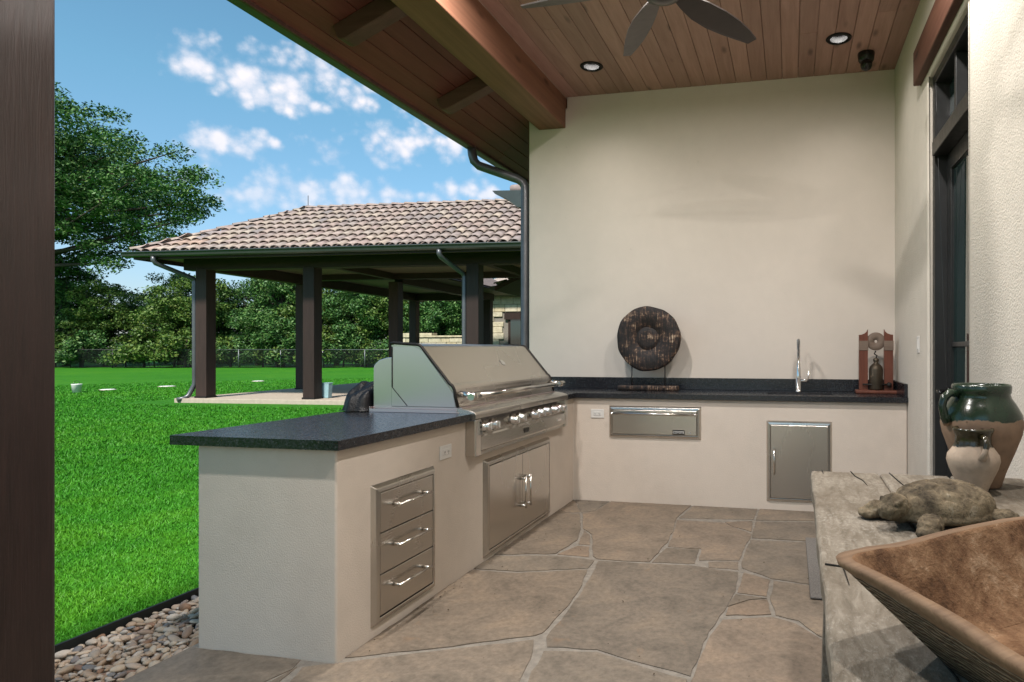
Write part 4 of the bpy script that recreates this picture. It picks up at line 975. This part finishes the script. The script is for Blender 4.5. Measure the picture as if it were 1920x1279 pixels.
# ------------------------------------------------------------------ pavilion across the lawn (local: x along the eave, y deep)
PAV = R(3.4)
pv_ = thing('pavilion', 'open pavilion with dark timber posts and a clay barrel-tile hip roof', 'pavilion', (-15.44, 12.30, 0), PAV)
ZEV = 3.60; PIT = math.tan(R(30.4)); LX = 13.5; DW = 5.24; WL = 12.2
pad = MB().box(.55, .55, -.06, LX, 4.85, .075).box(.55, 4.85, -.06, 4.75, 11.6, .075).build('concrete_pad', M_concrete, pv_, .012)
POSTS = [(1.1, .9), (4.05, .9), (8.25, .9), (12.2, .9), (1.1, 4.4), (4.15, 4.4), (8.25, 4.4), (12.2, 4.4), (1.1, 10.85), (4.15, 11.1)]
for (x, y) in POSTS:
    MB().box(-.15, -.15, .07, .15, .15, 3.30).build('post', M_ppost, pv_, .012, 2, loc=(x, y, 0))
    MB().box(-.165, -.165, .072, .165, .165, .12).build('post_shoe', M_iron, pv_, loc=(x, y, 0))
def pb(x0, y0, z0, x1, y1, z1): MB().box(x0, y0, z0, x1, y1, z1).build('beam', M_pbeam, pv_, .01)
pb(.6, .76, 3.27, LX, 1.04, 3.545); pb(.97, 1.045, 3.255, 1.24, 11.4, 3.545); pb(1.25, 4.26, 3.38, LX, 4.54, 3.545); pb(4.02, 4.545, 3.27, 4.29, 11.4, 3.545); pb(1.25, 10.72, 3.26, 4.015, 10.98, 3.545)
pb(4.02, 1.05, 3.36, 4.2, 4.255, 3.545); pb(8.15, 1.05, 3.36, 8.35, 4.255, 3.545)
# sloped decking under the tiles (front range plus left wing), with soffit
H1 = DW/2*PIT
hz = lambda d: ZEV+d*PIT
pv_roof = MB()
RX, RY = DW/2, DW/2
v = [(0, 0, ZEV), (LX, 0, ZEV), (LX, RY, hz(RY)), (RX, RY, hz(RX)), (LX, DW, ZEV), (DW, DW, ZEV), (DW, WL, ZEV), (0, WL, ZEV), (RX, WL-RX, hz(RX))]
pv_roof.add(v, [(0, 1, 2, 3), (2, 4, 5, 3), (0, 3, 8, 7), (3, 5, 6, 8), (8, 6, 7)])
und = [(x, y, z-.07) for x, y, z in v]; pv_roof.add(und, [(3, 2, 1, 0), (3, 5, 4, 2), (7, 8, 3, 0), (8, 6, 5, 3), (7, 6, 8)])
roof = pv_roof.build('roof', plain('roof_underlay', (.17, .125, .11), .85, var=.3), pv_)
sof = MB(); sof.box(.02, .05, 3.546, LX, 4.9, 3.553); sof.box(.02, 4.9, 3.546, 5.0, WL-.3, 3.553); sof.build('soffit', M_psoff, pv_)
# tiles: tapered barrel covers on the front slope
def tile_mesh():
    n = 7; V = []; TLn = .385
    for (yy, r, zz) in ((0, .125, .045), (TLn, .106, .022)):
        for rr in (r, r-.016):
            for i in range(n):
                a = math.pi*(i/(n-1)); V.append((rr*math.cos(a), yy, zz-.03+rr*.52*math.sin(a)))
    F = []
    o1, i1, o2, i2 = 0, n, 2*n, 3*n
    for i in range(n-1):
        F += [(o1+i, o1+i+1, o2+i+1, o2+i), (i1+i+1, i1+i, i2+i, i2+i+1), (o1+i+1, o1+i, i1+i, i1+i+1), (o2+i, o2+i+1, i2+i+1, i2+i)]
    m = MB(); m.add(V, F, True); me = m.mesh('roof_tile', M_tile); 
    return me
tme = tile_mesh(); CW = .262; slen = RY/math.cos(math.atan(PIT)); ROWS = 9; RW = slen/ROWS; th = math.atan(PIT)
cnt = 0; rest = []
for c in reversed(range(int(LX/CW))):
    x = .12 + c*CW
    for r in range(ROWS):
        s = r*RW; y = s*math.cos(th)
        if x < y+.06: continue
        tw = (x+random.uniform(-.006, .006), y-.02, ZEV+s*math.sin(th)+.022)
        rot = (th-.055, random.gauss(0, .02), random.gauss(0, .012))
        if x < 10.6 and cnt < 300:
            o = bpy.data.objects.new('roof_tile', tme); link(o, roof); o.location = tw; o.rotation_euler = rot; cnt += 1
        else: rest.append((tw, rot))
def join_instances(name, me, items, mt, parent):
    co = np.zeros(len(me.vertices)*3); me.vertices.foreach_get('co', co); co = co.reshape(-1, 3); fi = np.array([p.vertices[:] for p in me.polygons]); V = []; F = []; off = 0
    for (p, rot) in items:
        M = np.array(Euler(rot).to_matrix()); V.append(co @ M.T + np.array(p)); F.append(fi+off); off += len(co)
    o = mesh_obj(name, arr_mesh(name, np.concatenate(V), np.concatenate(F), True), mt, parent); o['kind'] = 'stuff'; return o
# the slopes that face away
for c in range(int(WL/CW)):
    yq = .12+c*CW
    for r in range(ROWS):
        s = r*RW; d_ = s*math.cos(th)
        if yq < d_+.06 or yq > WL-d_: continue
        rest.append(((d_-.02, yq, ZEV+s*math.sin(th)+.022), (th-.055, 0, -math.pi/2)))
join_instances('far_roof_tiles', tme, rest, M_tilem, roof)
def cap_run(a, b, nm):
    a, b = Vector(a), Vector(b); d_ = b-a; n = max(2, int(d_.length/.36)); d_.normalize(); 
    q = d_.to_track_quat('Y', 'Z').to_euler()
    for i in range(n):
        p = a + (b-a)*(i/n); o = bpy.data.objects.new(nm, tme); link(o, roof); o.location = (p.x, p.y, p.z+.022); o.rotation_euler = q; o.scale = (1.1, 1.0, 1.05)
cap_run((-.03, -.03, ZEV+.03), (RX, RY, hz(RX)+.0), 'hip_tile'); cap_run((RX, RY, hz(RX)), (LX, RY, hz(RX)), 'ridge_tile'); cap_run((RX, RY, hz(RX)), (RX, WL-RX, hz(RX)), 'ridge_tile')
# gutters and downspouts
gq = [(-.16, .0), (-.165, -.02), (-.135, -.045), (-.12, -.10), (-.07, -.125), (-.0, -.125), (0, .0), (-.012, .0), (-.012, -.112), (-.065, -.112), (-.108, -.09), (-.125, -.04), (-.15, -.012), (-.15, .0)]
MB().prism([(q[0], ZEV+.012+q[1]) for q in gq], 'x', -.20, LX).build('gutter', M_gutter, pv_)
MB().prism([(q[0], ZEV+.010+q[1]) for q in gq], 'y', -.0, WL).build('gutter', M_gutter, pv_)
MB().box(.002, .004, ZEV-.16, LX, .035, ZEV-.01).box(.002, .035, ZEV-.16, .035, WL, ZEV-.01).build('fascia', M_pbeam, pv_)
for (x, px, sgn) in ((.62, .88, 1), (7.85, 8.03, 1)):
    MB().tube([(x, -.06, ZEV-.10), (x, -.06, ZEV-.20), (x+.02, -.03, ZEV-.26), (px-.02, .78, 3.06), (px, .80, 2.98), (px, .80, .55), (px, .80, .42), (px-.03, .76, .30), (px-.07, .70, .14), (px-.12, .62, .07), (px-.20, .50, .05)], .055, 12).build('downspout', M_spout, pv_)
MB().tube([(RX, RY, hz(RX)), (RX, RY, hz(RX)+.38)], .008, 6).build('lightning_rod', M_iron, pv_)

bn = thing('storage_bin', 'pale blue bin standing beside the second pavilion post', 'bin', (-11.30, 13.74, .075), PAV)
MB().prism([(-.09, 0), (.09, 0), (.11, .36), (-.11, .36)], 'y', -.08, .08).build('body', plain('pale_blue_plastic', (.28, .42, .45), .4), bn, .02); MB().box(-.12, -.09, .361, .12, .09, .385).build('lid', MATS['pale_blue_plastic'], bn, .01)

# ------------------------------------------------------------------ stone wing and low wall behind the pavilion
def m_limestone():
    m, nt, b = mat('limestone'); oi = mk(nt, 'ShaderNodeObjectInfo'); n = noise(nt, ocoord(nt), 6, 5, .6)
    c = mixc(nt, 1.0, ramp(nt, oi.outputs['Random'], [(0, (.48, .42, .29)), (.5, (.58, .51, .38)), (1, (.52, .43, .28))]), ramp(nt, n, [(.3, (.75, .75, .75)), (.7, (1.15, 1.15, 1.15))]), 'MULTIPLY')
    setp(nt, b, color=c, rough=.9, spec=.1, normal=bump(nt, n, .6, .03)); return m
M_lime = m_limestone()
sb = thing('stone_wing', 'pale limestone house wing with tiled roof behind the pavilion', 'building', (-14.3, 26.2, 0))
MB().box(0, .06, 0, 10, 4, 3.75).build('wall', M_mortar, sb)
def courses(parent, x0, x1, z0, z1, y, holes, depth=.07):
    z = z0
    while z < z1-.05:
        hh = random.choice((.22, .28, .34)); hh = min(hh, z1-z); x = x0
        while x < x1-.05:
            w = min(random.uniform(.35, .75), x1-x)
            if x1-(x+w) < .15: w = x1-x
            if not any(x < hx1 and x+w > hx0 and z < hz1 and z+hh > hz0 for hx0, hx1, hz0, hz1 in holes):
                MB().box(x+.008, y-random.uniform(0, .02), z+.008, x+w-.008, y+depth, z+hh-.008).build('stone_block', M_lime, parent, .012, 1)
            x += w
        z += hh
courses(sb, 0, 4.2, 0, 3.72, 0, [(1.95, 3.25, .6, 2.9)])
wn = MB().box(2.0, .02, .6, 3.2, .12, 2.75).build('window', M_ppost, sb)
MB().box(2.12, .005, .72, 2.60, .03, 2.62).build('pane', M_glass, wn); MB().box(2.66, .005, .72, 3.08, .03, 2.62).build('pane', M_glass, wn)
MB().box(1.85, -.06, 2.62, 3.35, .10, 2.92).build('lintel', M_ppost, sb)
MB().tube([(.0, -.35, 3.62), (.0, -.30, 3.5), (-.06, -.12, 3.3), (-.08, -.1, 3.15), (-.08, -.1, .1)], .06, 10).build('downspout', M_spout, sb)
MB().box(-.5, -.5, 3.70, 10.4, 4.4, 3.82).build('eave', M_pbeam, sb)
rw = MB(); rw.add([(-.5, -.5, 3.82), (10.4, -.5, 3.82), (10.4, 4.4, 3.82), (-.5, 4.4, 3.82), (2.0, 1.95, 5.1), (10.4, 1.95, 5.1)], [(0, 1, 5, 4), (3, 4, 5, 2), (0, 4, 3), (1, 2, 5), (0, 3, 2, 1)]); rw.build('roof', M_tilem, sb)
sg = thing('connecting_roof', 'tiled roof edge with gutter between the pavilion and the stone wing', 'roof', (-8.75, 17.6, 0), R(4))
MB().prism([(-.12, 3.18), (-.10, 3.10), (.0, 3.06), (.06, 3.06), (.06, 3.20)], 'y', 0, 8.0).build('gutter', M_gutter, sg)
MB().prism([(.06, 3.05), (.06, 3.19), (3.2, 4.6), (3.2, 4.45)], 'y', 0, 8.0).build('decking', M_pbeam, sg)
items = []
for c in range(28):
    for r in range(5):
        s = r*.40; items.append(((.02+s*.91, .14+c*.285, 3.24+s*.41), (th-.2, 0, -math.pi/2)))
fr_t = [it for it in items if it[0][0] < .1]
for (p, rot) in items:
    o = bpy.data.objects.new('roof_tile', tme); link(o, sg); o.location = p; o.rotation_euler = rot
for yq in (.4, 4.0, 7.6): MB().box(2.7, yq-.14, 0, 2.98, yq+.14, 4.3).build('post', M_ppost, sg)
lw = thing('garden_wall', 'low pale limestone garden wall left of the stone wing', 'wall', (-18.4, 27.0, 0))
MB().box(0, .05, 0, 4.0, .35, 1.86).build('core', M_mortar, lw); courses(lw, 0, 4.0, 1.0, 1.83, 0, []); MB().box(-.05, -.06, 1.86, 4.0, .42, 1.94).box(-.05, -.06, 1.94, 1.9, .42, 2.06).build('coping', M_lime, lw, .01)

# ------------------------------------------------------------------ fence
FA, FB = Vector((-62, 33.2, 0)), Vector((-15.5, 42.8, 0)); fd_ = (FB-FA); FL = fd_.length; fd_.normalize(); fang = math.atan2(fd_.y, fd_.x)
fn = thing('chain_link_fence', 'low chain-link fence with thin posts along the far edge of the lawn', 'fence', FA, fang)
M_galv = plain('galvanised_steel', (.15, .155, .16), .45, metal=.6); M_fblk = plain('black_fence_paint', (.020, .021, .020), .5)
FH = 1.28
k = 0; xx = 0
while xx < FL:
    MB().tube([(0, 0, -.05), (0, 0, FH+.03)], .036, 8).build('fence_post', M_galv if xx > 21 else M_fblk, fn, loc=(xx, 0, 0)); xx += 3.0
MB().tube([(0, 0, FH), (21, 0, FH)], .022, 8).build('top_rail', M_fblk, fn); MB().tube([(21, 0, FH), (FL, 0, FH)], .022, 8).build('top_rail', M_galv, fn)
V = []; F = []
for s in (-1, 1):
    x = 0
    while x < FL:
        a, b = (x, 0), (x+s*FH, FH); w = .004; i = len(V)
        V += [(a[0]-w, s*.003, .02), (a[0]+w, s*.003, .02), (b[0]+w, s*.003, b[1]), (b[0]-w, s*.003, b[1])]; F.append((i, i+1, i+2, i+3)); x += .085
o = mesh_obj('wire_mesh', arr_mesh('wire_mesh', V, F), M_fblk, fn); o['kind'] = 'stuff'

# ------------------------------------------------------------------ trees
def leaf_quads(C, n_per, spread, size, flat=.6, seed=0, droop=0):
    g = np.random.default_rng(seed); C = np.asarray(C); k = len(C)
    cen = np.repeat(C, n_per, 0); sp = np.repeat(np.broadcast_to(np.asarray(spread, float), (k,)), n_per)[:, None]
    d = g.normal(0, 1, (k*n_per, 3)); d /= np.linalg.norm(d, axis=1)[:, None]; rad = g.random((k*n_per, 1))**.45
    off = d*rad*sp; off[:, 2] *= flat; off[:, 2] -= droop*(off[:, 0]**2+off[:, 1]**2)/np.maximum(sp[:, 0], .1)
    P = cen+off; N = len(P)
    nrm = g.normal(0, 1, (N, 3)); nrm[:, 2] = np.abs(nrm[:, 2])+.35; nrm /= np.linalg.norm(nrm, axis=1)[:, None]
    t = np.cross(nrm, g.normal(0, 1, (N, 3))); t /= np.linalg.norm(t, axis=1)[:, None]; b = np.cross(nrm, t)
    s = size*g.uniform(.6, 1.35, (N, 1))
    V = np.stack([P-t*s*.9, P-b*s*.42, P+t*s*.9, P+b*s*.42], 1).reshape(-1, 3)
    return V, np.arange(4*N).reshape(-1, 4)
def tree_meshes(seed, height, lobes, n_cl, n_leaf, spread, leaf, trunk_r, trunk_top, lmat, flat=.6, shell=.55, limb=True):
    g = np.random.default_rng(seed); C = []; wt = np.array([l[3]*l[4]*l[5] for l in lobes]); wt = wt/wt.sum()
    for _ in range(n_cl):
        l = lobes[g.choice(len(lobes), p=wt)]; d = g.normal(0, 1, 3); d /= np.linalg.norm(d); r = shell+(1-shell)*g.random()
        if g.random() < .3: r *= g.random()**.4
        C.append((l[0]+d[0]*r*l[3], l[1]+d[1]*r*l[4], l[2]+d[2]*r*l[5]))
    C = np.array(C); C = C[C[:, 2] > .25]
    V, F = leaf_quads(C, n_leaf, g.uniform(.7, 1.3, len(C))*spread, leaf, flat, seed+1)
    cm = arr_mesh('crown', V, F); cm.materials.append(lmat)
    m = MB(); lean = g.normal(0, .03*height, 2); tp = Vector((lean[0], lean[1], trunk_top))
    m.tube([(0, 0, -.3), (lean[0]*.2, lean[1]*.2, trunk_top*.35), (lean[0]*.6, lean[1]*.6, trunk_top*.7), tp], [trunk_r*1.25, trunk_r, trunk_r*.85, trunk_r*.55], 9)
    idx = g.permutation(len(C))[:min(len(C), 70 if limb else 22)]
    for i in idx:
        c = Vector(C[i]); h0 = g.uniform(.35, 1.0); s = Vector((lean[0]*h0, lean[1]*h0, trunk_top*h0)); mid = s.lerp(c, .5)+Vector((g.normal(0, .04), g.normal(0, .04), g.uniform(-.02, .07)))*height*.5
        r0 = trunk_r*g.uniform(.16, .38); m.tube([s, s.lerp(mid, .5)+Vector((0, 0, .01*height)), mid, mid.lerp(c, .6), c], [r0, r0*.8, r0*.6, r0*.35, r0*.1], 6, caps=False)
    tm = m.mesh('trunk', M_bark)
    return tm, cm
def place(name, label, meshes, loc, rz, s, group):
    t = thing(name, label, 'tree', loc, rz, group); t.scale = (s, s, s*1.0)
    mesh_obj('trunk', meshes[0], None, t); mesh_obj('crown', meshes[1], None, t); return t
# the big spreading tree on the left
rk = lambda k, z, rr, rz, o=0: (.979*k-.204*o, .204*k+.979*o, z, rr, rr, rz)
bigL = [rk(0, 10.0, 5.3, 3.2), rk(4, 9.4, 3.8, 2.7), rk(7, 8.1, 2.9, 2.0), rk(8.7, 7.5, 1.8, 1.1), rk(5, 6.4, 3.2, 1.6), rk(2.5, 6.0, 3.0, 1.4), rk(7.4, 6.0, 2.1, 1.0), rk(3.6, 4.9, 2.8, .9), rk(-4.5, 9, 4, 3), rk(-3, 6.5, 4, 1.8), rk(1, 8.5, 4, 2.8, -4), rk(1, 8.5, 4, 2.8, 4)]
place('spreading_tree', 'tall spreading dark green tree rising beside the porch post', tree_meshes(11, 13.5, bigL, 500, 270, .76, .086, .42, 8.2, M_leafA, .55, .4), (-58.6, 36.3, 0), 0, 1.65, None)
rnd = lambda a, b: random.uniform(a, b)
kinds = []
kinds.append(tree_meshes(21, 7, [(0, 0, 4.6, 2.3, 2.3, 2.3), (1.2, .4, 3.0, 1.9, 1.9, 1.7), (-1.3, -.4, 2.9, 1.9, 1.9, 1.6)], 150, 190, .56, .095, .16, 4.5, M_leafB, .65))
kinds.append(tree_meshes(22, 6, [(0, 0, 3.7, 2.2, 2.2, 1.9), (.9, -.8, 2.4, 2.0, 2.0, 1.4), (-1.1, .6, 2.1, 2.0, 2.0, 1.3)], 150, 190, .52, .090, .13, 3.4, M_leafC, .6))
kinds.append(tree_meshes(23, 8, [(0, 0, 5.4, 1.9, 1.9, 2.6), (.6, .7, 3.4, 2.2, 2.2, 1.8), (-.8, -.5, 2.6, 2.2, 2.2, 1.6)], 165, 190, .58, .10, .18, 5.6, M_leafA, .7))
def fpt(u, off):   # a point `off` metres behind the fence, u metres along it
    p = FA+fd_*u+Vector((-fd_.y, fd_.x, 0))*off; return (p.x, p.y, 0)
T = [(11.0, 4.0, 1, .92, 'yellow-green bushy tree behind the fence next to the porch post'), (14.5, 7.0, 0, .85, 'dark bushy tree behind the fence under the big spreading tree'), (18.0, 3.6, 1, .98, 'rounded yellow-green tree behind the fence left of the pavilion'),
     (21.6, 6.0, 0, 1.0, 'dense tree directly behind the first pavilion post'), (24.8, 3.8, 2, 1.0, 'tall dark tree seen just right of the first pavilion post'), (28.0, 5.8, 1, 1.2, 'loose light green tree seen midway between the first two pavilion posts'),
     (31.0, 4.2, 0, 1.02, 'dense tree seen just left of the second pavilion post'), (34.0, 5.0, 1, 1.15, 'light green tree seen right of the second pavilion post'), (37.0, 4.0, 2, .95, 'dark tree behind the fence left of the inner pavilion posts'),
     (40.2, 5.2, 0, 1.08, 'dense tree seen past the inner pavilion posts'), (43.5, 4.0, 2, 1.0, 'dark tree above the low garden wall'), (46.8, 4.0, 0, 1.15, 'dense tree beside the stone wing'), (7.0, 5.0, 2, .9, 'dark tree half hidden by the porch post')]
for (u, off, kd, s, lab) in T:
    place(('bushy_tree', 'leafy_tree', 'upright_tree')[kd], lab, kinds[kd], fpt(u, off), rnd(0, 6.28), s*(1.32 if u < 20 else 1.16), 'trees behind the fence')
# understorey shrubs close to the fence
shr = []
for k_, (lm, sd) in enumerate(((M_leafB, 31), (M_leafC, 32))):
    shr.append(tree_meshes(sd, 2, [(0, 0, 1.0, 1.0, 1.0, .85), (.7, .2, .7, .8, .8, .6), (-.6, -.2, .7, .8, .8, .6)], 46, 110, .36, .085, .05, 1.2, lm, .8, .3, False))
i = 0; u = 6.0
while u < 47:
    t = thing('fence_shrub', 'leafy shrub in the undergrowth behind the chain-link fence', 'shrub', fpt(u, rnd(.9, 2.4)), rnd(0, 6.28), 'undergrowth shrubs behind the fence'); s = rnd(.9, 1.75); t.scale = (s, s, s)
    mesh_obj('stem', shr[i % 2][0], None, t); mesh_obj('foliage', shr[i % 2][1], None, t); u += rnd(1.0, 1.7); i += 1
t = thing('pale_shrub', 'small pale green shrub in front of the fence right of the second pavilion post', 'shrub', fpt(35.2, -.7), 0); t.scale = (.42, .42, .5)
mesh_obj('stem', shr[1][0], None, t); cp = shr[1][1].copy(); cp.materials.clear(); cp.materials.append(m_leaf('leaf_pale', [(0, (.12, .19, .06)), (1, (.26, .33, .12))])); mesh_obj('foliage', cp, None, t)
# the wood behind reads as one mass
C = []
for _ in range(900):
    u = rnd(-25, 95); off = rnd(9, 20); h = 3.9+1.2*math.sin(u*.35)+.9*math.sin(u*.9+1) + (2.6 if u > 21 else 3.0); p = fpt(u, off); C.append((p[0], p[1], rnd(.2, max(1.5, h))))
V, F = leaf_quads(C, 130, 1.2, .15, .8, 77)
wd = tag(mesh_obj('distant_wood', arr_mesh('distant_wood', V, F), M_leafD), 'dark mass of woodland far behind the fence', 'woodland', kind='stuff')

# ------------------------------------------------------------------ small things on the lawn
bk = thing('bucket', 'white bucket standing far out on the lawn', 'bucket', (-21.2, 15.2, -.03)); M_wht = plain('bucket_white', (.72, .70, .66), .5)
MB().lathe([(0, 0), (.10, 0), (.125, .24), (.132, .25), (.132, .27), (.12, .27), (.095, .02), (0, .02)], (0, 0, 0), 24).build('body', M_wht, bk); MB().tube([(-.13, 0, .25), (-.09, 0, .34), (0, 0, .375), (.09, 0, .34), (.13, 0, .25)], .006, 6).build('bail', M_iron, bk)
for (x, y, s, lab) in ((-21.6, 16.4, .20, 'pale round ground cover lid on the lawn beside the bucket'), (-21.5, 18.3, .23, 'pale round ground cover lid on the lawn left of the first pavilion post'), (-21.4, 22.1, .20, 'pale round ground cover lid on the lawn between the first two pavilion posts')):
    q = thing('valve_cover', lab, 'valve cover', (x, y, -.03), group='valve covers on the lawn')
    MB().lathe([(0, .035), (s*.8, .035), (s, .028), (s*1.02, 0)], (0, 0, 0), 24).build('lid', MATS['bucket_white'], q); MB().lathe([(s*1.0, .0), (s*(1.32 if u < 20 else 1.16), .0), (s*(1.32 if u < 20 else 1.16), .02), (s*1.02, .026)], (0, 0, 0), 24).build('ring', M_concrete, q)

# crumbs and bits of dry leaf swept against the cabinets
V = []; F = []
for _ in range(150):
    if random.random() < .6: x = -1.81+abs(random.gauss(0, .09)); y = random.uniform(2.3, 5.1)
    else: x = random.uniform(-1.8, .1); y = random.uniform(2.0, 5.1)
    a = random.uniform(0, 6.28); l = random.uniform(.002, .008); w = l*random.uniform(.3, .8); i = len(V); z = .0045
    ca, sa = math.cos(a), math.sin(a)
    for (p, q, h) in ((-l, 0, 0), (0, -w, .001), (l, 0, .002), (0, w, .003)): V.append((x+p*ca-q*sa, y+p*sa+q*ca, z+h))
    F.append((i, i+1, i+2, i+3))
tag(mesh_obj('floor_crumbs', arr_mesh('floor_crumbs', V, F), plain('dry_leaf_brown', (.06, .04, .025), .9)), 'scattered crumbs and bits of dry leaf on the flagstones', 'debris', kind='stuff')
